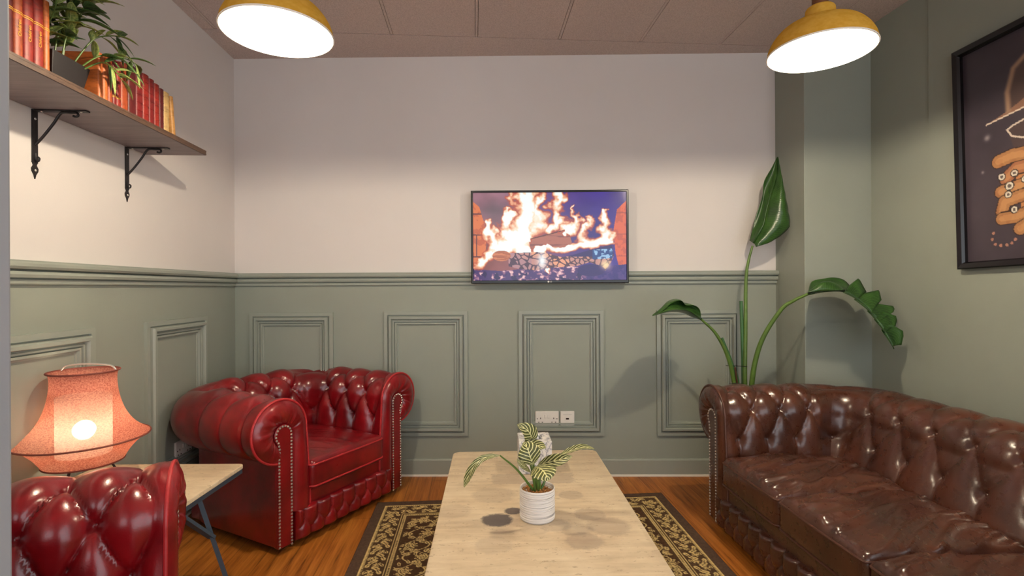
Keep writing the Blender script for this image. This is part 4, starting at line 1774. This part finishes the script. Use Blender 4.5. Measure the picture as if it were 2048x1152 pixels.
# ------------------------------------------------------------------ big plant behind the sofa
px0 = Vector((1.335, 2.86, 0))
plant = empty('potted_plant', px0)
tag(plant, 'tall bird of paradise plant with three big leaves behind the sofa arm', 'potted plant')
loc_ = lambda p: Vector(p) - px0
mb = MB()
mb.lathe([(0.0005, 0.0), (0.11, 0.0), (0.118, 0.006), (0.140, 0.25), (0.146, 0.262), (0.146, 0.275), (0.135, 0.275), (0.130, 0.25), (0.0005, 0.249)], 40)
mb.build('plant_pot', M['dark_pot'], plant, angle=40)
mb = MB(); mb.lathe([(0.0005, 0.262), (0.08, 0.26), (0.129, 0.255)], 30)
mb.build('soil', M['soil'], plant)


def stem(pts, r0, r1, mat=M['stem'], parent=plant):
    q = catmull(pts, 8)
    n = len(q)
    mb = MB(); mb.tube([loc_(p) for p in q], [r0 + (r1 - r0) * i / (n - 1) for i in range(n)], 10)
    return mb.build('stem', mat, parent)


bs = lambda dx, dy=0: px0 + Vector((dx, dy, 0.25))
# A tall stem with folded upright leaf
sA = stem([bs(-.02, .0), P3(1490, 775, 2.87), P3(1491, 660, 2.89), P3(1492, 560, 2.905), P3(1497, 522, 2.91), P3(1505, 492, 2.915)], 0.014, 0.006)


def patch(mb, A_, B_, ya, yb, bulge=(0, 0, 0), n=18, m=8, u=(0, 1), v=(0.5, 1.0), ripple=0.0, sharp=False):
    """blade half between two measured edges; ya / yb: depths at start and end of each edge"""
    def pts(E, y):
        c = [Vector((a, b, 0)) for a, b in E] if sharp else catmull([Vector((a, b, 0)) for a, b in E], 10)
        out = []
        for i in range(n + 1):
            f = i / n * (len(c) - 1); k = min(int(f), len(c) - 2)
            q = c[k].lerp(c[k + 1], f - k)
            out.append(loc_(P3(q.x, q.y, y[0] + (y[1] - y[0]) * i / n)))
        return out
    a_, b_ = pts(A_, ya), pts(B_, yb)
    bl = Vector(bulge)
    base = len(mb.v)
    rows = []
    for i in range(n + 1):
        rows.append([a_[i].lerp(b_[i], j / m) + bl * math.sin(PI * j / m) * math.sin(PI * min(1, (i + .8) / (n + 1.6))) + Vector((0, -ripple, 0)) * math.sin(i * 2.3) * (j / m) for j in range(m + 1)])
    mb.grid(rows)
    for i in range(n + 1):
        for j in range(m + 1):
            mb.uv[base + i * (m + 1) + j] = (u[0] + (u[1] - u[0]) * i / n, v[0] + (v[1] - v[0]) * j / m)


mb = MB()
rib = [(1507, 486), (1527, 449), (1533, 420), (1541, 390), (1553, 352), (1555, 314)]
patch(mb, rib, [(1499, 481), (1511, 435), (1525, 392), (1528, 363), (1543, 336), (1554, 314)], (2.915, 2.935), (2.96, 2.94), (0, .02, 0), v=(.5, 0))
patch(mb, rib, [(1512, 494), (1545, 482), (1578, 455), (1577, 424), (1570, 386), (1560, 345), (1556, 314)], (2.915, 2.935), (2.89, 2.935), (0.0, -.045, 0.0), 26, 10, ripple=.003)
mb.tube([loc_(P3(a, b, 2.913 + .02 * i / 5)) for i, (a, b) in enumerate(rib)], [.006, .005, .004, .003, .002, .001], 8)
mb.build('leaf', M['strel'], plant, angle=180, solid=0.0012)
# cut stems
stem([bs(-.035, .02), P3(1487, 775, 2.885), P3(1485, 690, 2.895), P3(1482, 602, 2.90)], 0.012, 0.009, M['stem_dark'])
stem([bs(-.05, .01), P3(1477, 776, 2.85), P3(1463, 725, 2.85), P3(1444, 676, 2.85)], 0.010, 0.007, M['stem_dark'])
# D left stem and leaf
stem([bs(-.06, -.02), P3(1470, 778, 2.80), P3(1456, 715, 2.775), P3(1432, 668, 2.76), P3(1402, 638, 2.75)], 0.014, 0.006)
mb = MB()
rib = [(1402, 638), (1385, 631), (1367, 622), (1342, 620), (1325, 625), (1305, 631)]
patch(mb, rib, [(1402, 637), (1400, 620), (1389, 611), (1372, 611), (1362, 601), (1342, 607), (1328, 620), (1306, 631)], (2.75, 2.60), (2.80, 2.61), (0, .05, .03), 24, 10)
patch(mb, rib, [(1402, 639), (1384, 634), (1366, 626), (1341, 624), (1324, 627), (1305, 632)], (2.75, 2.60), (2.70, 2.59), (0, -.09, .012), 20, 8, v=(.5, 0))
mb.tube([loc_(P3(a, b, 2.75 - .15 * i / 5)) for i, (a, b) in enumerate(rib)], [.006, .005, .004, .003, .002, .001], 8)
mb.build('leaf', M['strel'], plant, angle=180, solid=0.0012)
# E right stem and torn leaf
stem([bs(.0, -.02), P3(1503, 778, 2.80), P3(1520, 690, 2.76), P3(1560, 622, 2.70), P3(1588, 601, 2.66), P3(1616, 588, 2.62)], 0.016, 0.007)
mb = MB()
rib = [(1616, 588), (1650, 582), (1690, 583), (1722, 603), (1752, 637), (1775, 671), (1788, 698)]
ry = lambda k: 2.62 - .12 * k
patch(mb, [(1616, 588), (1650, 582), (1692, 583)], [(1617, 583), (1624, 563), (1650, 557), (1668, 555), (1688, 560), (1703, 575)], (2.62, 2.56), (2.70, 2.66), (0, .03, .012), 20, 8, u=(0, .4))
patch(mb, [(1616, 588), (1650, 582), (1690, 583)], [(1615, 584), (1640, 582), (1686, 580)], (2.62, 2.56), (2.50, 2.47), (0, -.03, .048), 20, 10, u=(0, .4), v=(.5, 0))
for (m0, m1, o, k0, k1) in (((1690, 583), (1716, 599), [(1700, 572), (1702, 568), (1716, 557), (1720, 560), (1733, 584)], .33, .5),
                            ((1712, 597), (1744, 626), [(1719, 592), (1724, 587), (1757, 580), (1759, 583), (1763, 600)], .48, .66),
                            ((1738, 620), (1758, 646), [(1744, 612), (1752, 607), (1786, 612), (1789, 618), (1787, 624)], .64, .76),
                            ((1752, 637), (1771, 665), [(1760, 628), (1768, 623), (1792, 632), (1794, 640), (1791, 652)], .74, .87),
                            ((1766, 658), (1786, 693), [(1774, 652), (1782, 648), (1806, 662), (1807, 672), (1803, 690)], .86, .98)):
    patch(mb, [m0, ((m0[0] + m1[0]) / 2, (m0[1] + m1[1]) / 2), m1], o, (ry(k0), ry(k1)), (ry(k0) + .09 - .09 * k0, ry(k1) + .09 - .09 * k1), (.0, .01, .012), 12, 6, u=(k0, k1), sharp=True)
    w = 1 - abs(k0 - .5) * .8
    nr = [(m0[0] - 4 - (m0[0] - 1024) * .0, m0[1] + 2), ((m0[0] + m1[0]) / 2 - 2, (m0[1] + m1[1]) / 2 + 1), (m1[0] - 1, m1[1] + 1)]
    patch(mb, [m0, ((m0[0] + m1[0]) / 2, (m0[1] + m1[1]) / 2), m1], nr, (ry(k0), ry(k1)), (ry(k0) - .15 * w, ry(k1) - .13 * w), (0, 0, .006), 10, 6, u=(k0, k1), v=(.5, 0))
mb.tube(catmull([loc_(P3(a, b, ry(k))) for (a, b), k in zip(rib, (0, .17, .36, .52, .7, .88, 1))], 4), [0.006 - 0.0045 * i / 24 for i in range(25)], 8)
mb.build('leaf', M['strel'], plant, angle=180, solid=0.0012)
# support cane and ties
mb = MB(); mb.tube([loc_(bs(-.03, -.03)), loc_(P3(1476, 778, 2.80)), loc_(P3(1470, 735, 2.79))], 0.005, 8)
mb.build('support_cane', M['cane'], plant)
mb = MB()
mb.tube([loc_(P3(1452, 731, 2.79)), loc_(P3(1474, 732, 2.80)), loc_(P3(1494, 733, 2.86))], 0.002, 6)
mb.tube([loc_(P3(1458, 766, 2.79)), loc_(P3(1474, 767, 2.78)), loc_(P3(1484, 768, 2.82))], 0.002, 6)
mb.build('tie_wire', M['black_metal'], plant)

# ------------------------------------------------------------------ small plant on the coffee table
ZT = 0.4002
pc = P3(1072, 1012, 1.664); pc = Vector((0.0785, 1.664, ZT))
sp = empty('potted_plant', pc)
tag(sp, 'small striped leaf plant in white ridged pot on the coffee table', 'potted plant')
mb = MB()
pr = [(0.0005, 0.0), (0.053, 0.0), (0.0565, 0.003)]
for i in range(1, 40):
    z = 0.003 + 0.094 * i / 40
    pr.append((0.0565 + 0.0008 * math.sin(i * 2.1) + 0.0006 * math.sin(i * 3.7), z))
pr += [(0.0565, 0.0985), (0.055, 0.100), (0.053, 0.0985), (0.0525, 0.082), (0.0005, 0.080)]
mb.lathe(pr, 48)
mb.build('plant_pot', M['pot_white'], sp, angle=50)
mb = MB()
rg = random.Random(5)
for i in range(260):
    a, r_ = rg.uniform(0, 2 * PI), 0.049 * math.sqrt(rg.random())
    mb.sphere((r_ * math.cos(a), r_ * math.sin(a), 0.084 + rg.uniform(0, .005)), rg.uniform(0.002, 0.0042), 6, 4)
go = mb.build('gravel', M['gravel'], sp); go['kind'] = 'stuff'
spl = lambda p: Vector(p) - pc


def cal(midpts, hw, up, stem_from, fold=0.2, peak=.4, droop=0.0, p=.75, curve=0.0):
    mid = catmull([spl(q) for q in midpts], 6)
    n = len(mid) - 1
    mb = MB(); leaf_mesh(mb, mid, [hw * blade(i, n, peak, p) + 0.0003 for i in range(n + 1)], Vector(up), fold=fold, nv=8, droop=droop, wave=0.002)
    lf = mb.build('leaf', M['calathea'], sp, angle=180, solid=0.0008)
    s0 = Vector(stem_from)
    e = mid[0]
    mb = MB(); mb.tube(catmull([s0, s0.lerp(e, .5) + Vector((0, 0, .012)), e], 6), [0.0045 - 0.0022 * i / 12 for i in range(13)], 8)
    mb.build('stem', M['stem'], sp)


Yp = 1.664
cal([P3(1061, 879, Yp + .02), P3(1060, 866, Yp + .01), P3(1052, 857, Yp), P3(1034, 849, Yp - .01)][:1] + [P3(1062, 872, Yp + .01), P3(1054, 860, Yp), P3(1034, 849, Yp - .01)],
    0.030, (0.25, -0.9, 0.55), (-.004, .006, .084), 0.1, .45)
cal([P3(1046, 886, Yp - .01), P3(1062, 890, Yp), P3(1078, 892, Yp), P3(1092, 896, Yp - .01)], 0.024, (0, -0.6, 1), (0.0, .008, .084), 0.1, .5)
cal([P3(1066, 930, Yp - .035), P3(1060, 912, Yp - .04), P3(1055, 897, Yp - .035), P3(1048, 884, Yp - .02)], 0.037, (0, -1, 0.35), (-.008, .0, .084), 0.12, .42)
cal([P3(1070, 934, Yp - .045), P3(1082, 938, Yp - .075), P3(1091, 948, Yp - .10), P3(1096, 962, Yp - .11)], 0.043, (0.1, -0.75, 1), (.004, .0, .084), -.08, .45, 0.0, .6)
cal([P3(1076, 930, Yp + .01), P3(1098, 924, Yp + .0), P3(1122, 919, Yp - .02), P3(1145, 912, Yp - .03)], 0.022, (0.05, -0.85, 0.55), (.01, .005, .084), 0.3, .5)
cal([P3(1118, 911, Yp + .03), P3(1140, 902, Yp + .03), P3(1165, 895, Yp + .02), P3(1190, 898, Yp + .01)], 0.013, (0, -0.7, 1), (.012, .008, .084), 0.45, .5)
cal([P3(1000, 911, Yp - .06), P3(984, 912, Yp - .07), P3(964, 918, Yp - .08), P3(948, 933, Yp - .09), P3(936, 955, Yp - .09), P3(928, 975, Yp - .09)],
    0.0135, (-0.3, -0.9, 0.5), (-.01, .0, .084), 0.3, .72, 0, .8)
cal([P3(1062, 945, Yp - .02), P3(1050, 935, Yp - .04), P3(1042, 928, Yp - .05), P3(1034, 918, Yp - .05)], 0.010, (-0.2, -0.8, 0.6), (-.006, -.004, .084), 0.4, .5)

# tissue box
tb = empty('tissue_box', (0.088, 2.115, ZT), TA)
tag(tb, 'white marble patterned tissue box behind the striped plant on the coffee table', 'tissue box')
mb = MB()
bw2, bh = 0.066, 0.130
O_ = [(-bw2, -bw2), (bw2, -bw2), (bw2, bw2), (-bw2, bw2)]
mb.grid([[(x, y, 0.001) for x, y in O_], [(x, y, bh - .002) for x, y in O_], [(x * .97, y * .97, bh) for x, y in O_], [(x * .5, y * .5, bh) for x, y in O_], [(x * .48, y * .48, bh - .02) for x, y in O_]], close_v=True)
mb.f.append((3, 2, 1, 0))
mb.build('box', M['marble'], tb, smooth=False)
mb = MB()
rows = []
for i in range(9):
    a = i / 8
    rows.append([Vector(((-.03 + .06 * j / 12) * (1 - .5 * a) + .008 * math.sin(a * 3), (.012 * math.sin(j * 1.4) + .006 * math.sin(i * 1.3 + j)), bh - .015 + .04 * a - .012 * a * abs(j - 5) / 6)) for j in range(13)])
mb.grid(rows)
mb.build('tissue', M['tissue'], tb, angle=180, solid=0.0006)

# ------------------------------------------------------------------ bamboo on the shelf
xp = sx_of_u(160)
pp0 = shelf.matrix_basis @ Vector((xp, 0.095, SZ1 - SZ0))
bp = empty('potted_plant', pp0, YAW + PI / 2)
tag(bp, 'leafy artificial bamboo in a dark square planter on the wall shelf', 'potted plant')
mb = MB()
a0, a1, hh = 0.060, 0.074, 0.082
sq = lambda r_, z: [(-r_, -r_, z), (r_, -r_, z), (r_, r_, z), (-r_, r_, z)]
mb.grid([sq(a0, 0), sq(a1, hh), sq(a1 - .005, hh), sq(a1 - .006, hh - .012)], close_v=True)
mb.f.append((3, 2, 1, 0)); mb.f.append((12, 13, 14, 15))
mb.build('planter', M['dark_pot'], bp, smooth=False, bevel=0.002)
rg = random.Random(12)


def sprig(pts, n_leaf, lo=0.085, hi=0.13):
    q = catmull([Vector(p) for p in pts], 8)
    m = MB(); m.tube(q, [0.0028 - 0.0016 * i / (len(q) - 1) for i in range(len(q))], 6)
    stm = m.build('stem', M['stem'], bp)
    for k in range(n_leaf):
        f = 0.25 + 0.75 * (k + 0.5) / n_leaf
        i = min(len(q) - 2, int(f * (len(q) - 1)))
        p = q[i]
        t = (q[i + 1] - q[i]).normalized()
        a = rg.uniform(0, 2 * PI)
        o = t.orthogonal().normalized()
        o = Matrix.Rotation(a, 3, t) @ o
        d = (t * rg.uniform(.3, .9) + o * rg.uniform(.6, 1.0) + Vector((0, 0, rg.uniform(-.35, .25)))).normalized()
        Ln = rg.uniform(lo, hi)
        if p.y + d.y * Ln > 0.13: d.y = -abs(d.y)
        if p.z < 0.26 and abs(p.x + d.x * Ln) > 0.07:
            if p.x < 0.07: d.x = -0.4 * d.x if abs(p.x) < .07 else d.x
            if p.y + d.y * Ln > -0.10: d.y = -abs(d.y) - .2
        d.normalize()
        mid = [p + d * Ln * s / 8 + Vector((0, 0, -0.35 * Ln * (s / 8) ** 2)) for s in range(9)]
        m = MB(); leaf_mesh(m, mid, [Ln * .155 * blade(s, 8, .35, .7) + .0003 for s in range(9)], Vector((rg.uniform(-.5, .5), -.5, 1)), fold=.25, nv=4)
        m.build('leaf', M['bamboo' if rg.random() < .6 else 'bamboo_dark'], bp, angle=180, solid=0.0006)


for k in range(7):
    bx, by = rg.uniform(-.045, .045), rg.uniform(-.05, .04)
    sprig([(bx, by, hh - .02), (bx * 1.2, by * 1.2 - .01, .15), (bx * 1.4, by * 1.6 - .03, .21), (bx * 2.0, by * 2 - .045, .28)], 10)
sprig([(.04, -.05, hh - .02), (.08, -.10, .13), (.14, -.135, .150), (.21, -.145, .150)], 10, .06, .09)
sprig([(.045, -.055, hh - .02), (.072, -.11, .105), (.105, -.13, .09), (.13, -.135, .07)], 9, .06, .085)
sprig([(.03, -.04, hh - .02), (.06, -.09, .17), (.10, -.12, .205), (.13, -.125, .215)], 9, .06, .09)

# ------------------------------------------------------------------ framed print on the right wall
tA = tr_of_u(1919, 115)
fw, fh = 0.70, 0.960
ftop = 2.176
org = rw(tA, ftop, 0.009)
fr = empty('framed_print', org)
# local axes: x along the wall towards the camera, y into the wall, z up
rot = Matrix(((-AX.x, BX.x, 0), (-AX.y, BX.y, 0), (0, 0, 1)))
rot = rot @ Matrix.Rotation(math.radians(-1.35), 3, 'Y')
fr.rotation_euler = rot.to_euler()
tag(fr, 'large black framed dark print of a hat and ringed hand on the right wall', 'framed picture')
mb = MB()
bwid = 0.030
rows = []
for (ins, y) in ((0, 0.0), (0, -0.030), (0.004, -0.034), (bwid - .006, -0.032), (bwid, -0.022), (bwid, -0.006)):
    rows.append([(ins, y, -ins), (fw - ins, y, -ins), (fw - ins, y, -fh + ins), (ins, y, -fh + ins)])
mb.grid(rows, close_v=True)
mb.build('frame', M['black_plastic'], fr, smooth=False)


def art(w=210, h=290):
    IW, IH = fw - 2 * bwid, fh - 2 * bwid
    X, Y = np.meshgrid(np.linspace(0, IW, w), np.linspace(0, IH, h))
    inv = rot.inverted()

    def loc(u, v):
        # where the photo ray meets the print
        d = P3(u, v, 1.0); o = Vector((0, 0, CAMZ)); d = d - o
        nn = rot @ Vector((0, 1, 0))
        t = (org - nn * 0.008 - o).dot(nn) / d.dot(nn)
        q = inv @ (o + d * t - org)
        return (q.x - bwid, -q.z - bwid)
    img = np.zeros((h, w, 3)) + np.array([62, 54, 62.])
    img *= (0.9 + .25 * fbm(h, w, 5, 7, 90))[..., None]
    cr = 1850
    pz = lambda cx, cy: loc(1450 + cx * 0.4862, cy * 0.4861)        # from an enlarged crop of the photo
    hat = [pz(*p) for p in ((1075, 515), (1165, 455), (1160, 380), (1185, 280), (1235, 225))]
    far = (hat[-1][0] + .24, hat[-1][1] - .005)
    crown = hat[1:] + [far, (far[0] + .05, hat[1][1] - .1), (far[0], hat[1][1] - .02)]
    img = lay(img, poly_mask(X, Y, crown), (84, 66, 62))
    brim = [hat[0], hat[1], (hat[1][0] + .3, hat[1][1] - .14), (hat[1][0] + .33, hat[1][1] - .10), (hat[1][0] + .05, hat[1][1] + .012)]
    img = lay(img, poly_mask(X, Y, brim), (142, 104, 84))
    img = lay(img, sm(seg_dist(X, Y, hat[1:]), .018, .001), (160, 128, 104))
    img = lay(img, seg_dist(X, Y, [pz(1075, 515), pz(1230, 440)]) < .003, (215, 196, 178))
    # face in shadow + spectacles
    gl = [pz(*p) for p in ((1160, 535), (1185, 515), (1230, 490))]
    gl2 = [pz(*p) for p in ((1160, 535), (1180, 560), (1230, 565))]
    face = [gl[0], (gl[0][0] + .34, gl[0][1] - .14), (gl[0][0] + .36, gl[0][1] + .2), (gl[0][0] + .05, gl[0][1] + .16)]
    img = lay(img, poly_mask(X, Y, face) * .8, (78, 62, 60))
    for g in (gl, gl2):
        img = lay(img, seg_dist(X, Y, g + [(g[-1][0] + .05, g[-1][1] - .004)]) < .0034, (206, 190, 176))
    # fist: fingers as fat outlined strokes, rings
    sk = (166, 118, 76); ol = (58, 36, 30)

    def finger(pts, r, c=sk):
        nonlocal img
        q = [pz(*p) for p in pts]
        d = seg_dist(X, Y, q)
        img = lay(img, d < r + .004, ol)
        img = lay(img, d < r, c)
        img = lay(img, (d < r) * sm(fbm(h, w, 30, 40, int(pts[0][1])), .52, .66) * .5, (150, 96, 60))
        img = lay(img, (d < r * .5) * .45, (204, 154, 104))
    palm = [pz(*p) for p in ((1190, 700), (1300, 600), (1420, 640), (1420, 960), (1240, 960))]
    img = lay(img, poly_mask(X, Y, palm), (176, 120, 74))
    finger(((1125, 665), (1180, 640), (1260, 625), (1340, 640)), .026)
    finger(((1155, 735), (1200, 690), (1280, 670)), .024, (160, 104, 72))
    finger(((1135, 790), (1190, 770), (1280, 740)), .024)
    finger(((1140, 870), (1150, 830), (1230, 800)), .024)
    finger(((1140, 900), (1200, 890), (1280, 860)), .024)
    finger(((1215, 940), (1260, 910), (1330, 900)), .024)
    for (cx, cy, r) in ((1138, 728, .013), (1190, 712, .012), (1170, 765, .015), (1165, 800, .012), (1190, 862, .012), (1235, 735, .012)):
        p = pz(cx, cy)
        d = np.hypot(X - p[0], Y - p[1])
        img = lay(img, d < r + .004, (50, 40, 40)); img = lay(img, d < r, (214, 206, 190)); img = lay(img, d < r * .5, (96, 84, 80))
    for (cx, cy) in ((1105, 960), (1100, 985), (1112, 1005), (1135, 1010), (1160, 1008), (1180, 1000), (1195, 985)):
        p = pz(cx, cy)
        img = lay(img, np.hypot(X - p[0], Y - p[1]) < .006, (170, 120, 100))
    for (cx, cy, r) in ((1078, 568, .012), (1060, 710, .006)):
        p = pz(cx, cy)
        img = lay(img, np.exp(-((X - p[0]) ** 2 + (Y - p[1]) ** 2) / r ** 2) * .6, (200, 190, 190))
    return img


painted('print', art(), (bwid, -0.008, -bwid), (fw - 2 * bwid, 0, 0), (0, 0, -(fh - 2 * bwid)), M['print'], fr)
mb = MB(); mb.box((0.01, -0.006, -fh + 0.01), (fw - 0.01, -0.001, -0.01))
mb.build('backing', M['black_plastic'], fr, smooth=False)

# ------------------------------------------------------------------ light
wd = bpy.data.worlds.new('world')
SC.world = wd
wd.use_nodes = True
bg = wd.node_tree.nodes['Background']
bg.inputs['Color'].default_value = (0.90, 0.95, 1.0, 1)
bg.inputs['Strength'].default_value = 1.7

# ------------------------------------------------------------------ camera
cd = bpy.data.cameras.new('camera')
cd.sensor_width = 36.0
cd.lens = 36.0 * F / 2048.0
cd.clip_start = 0.02
cam = bpy.data.objects.new('camera', cd)
COL.objects.link(cam)
cam.location = (0, 0, CAMZ)
cam.rotation_euler = (PI / 2, ROLL, 0)
SC.camera = cam

SC.view_settings.view_transform = 'Standard'
SC.view_settings.look = 'None'
SC.view_settings.exposure = 0.66
SC.view_settings.gamma = 1.0
SC.view_settings.use_curve_mapping = False
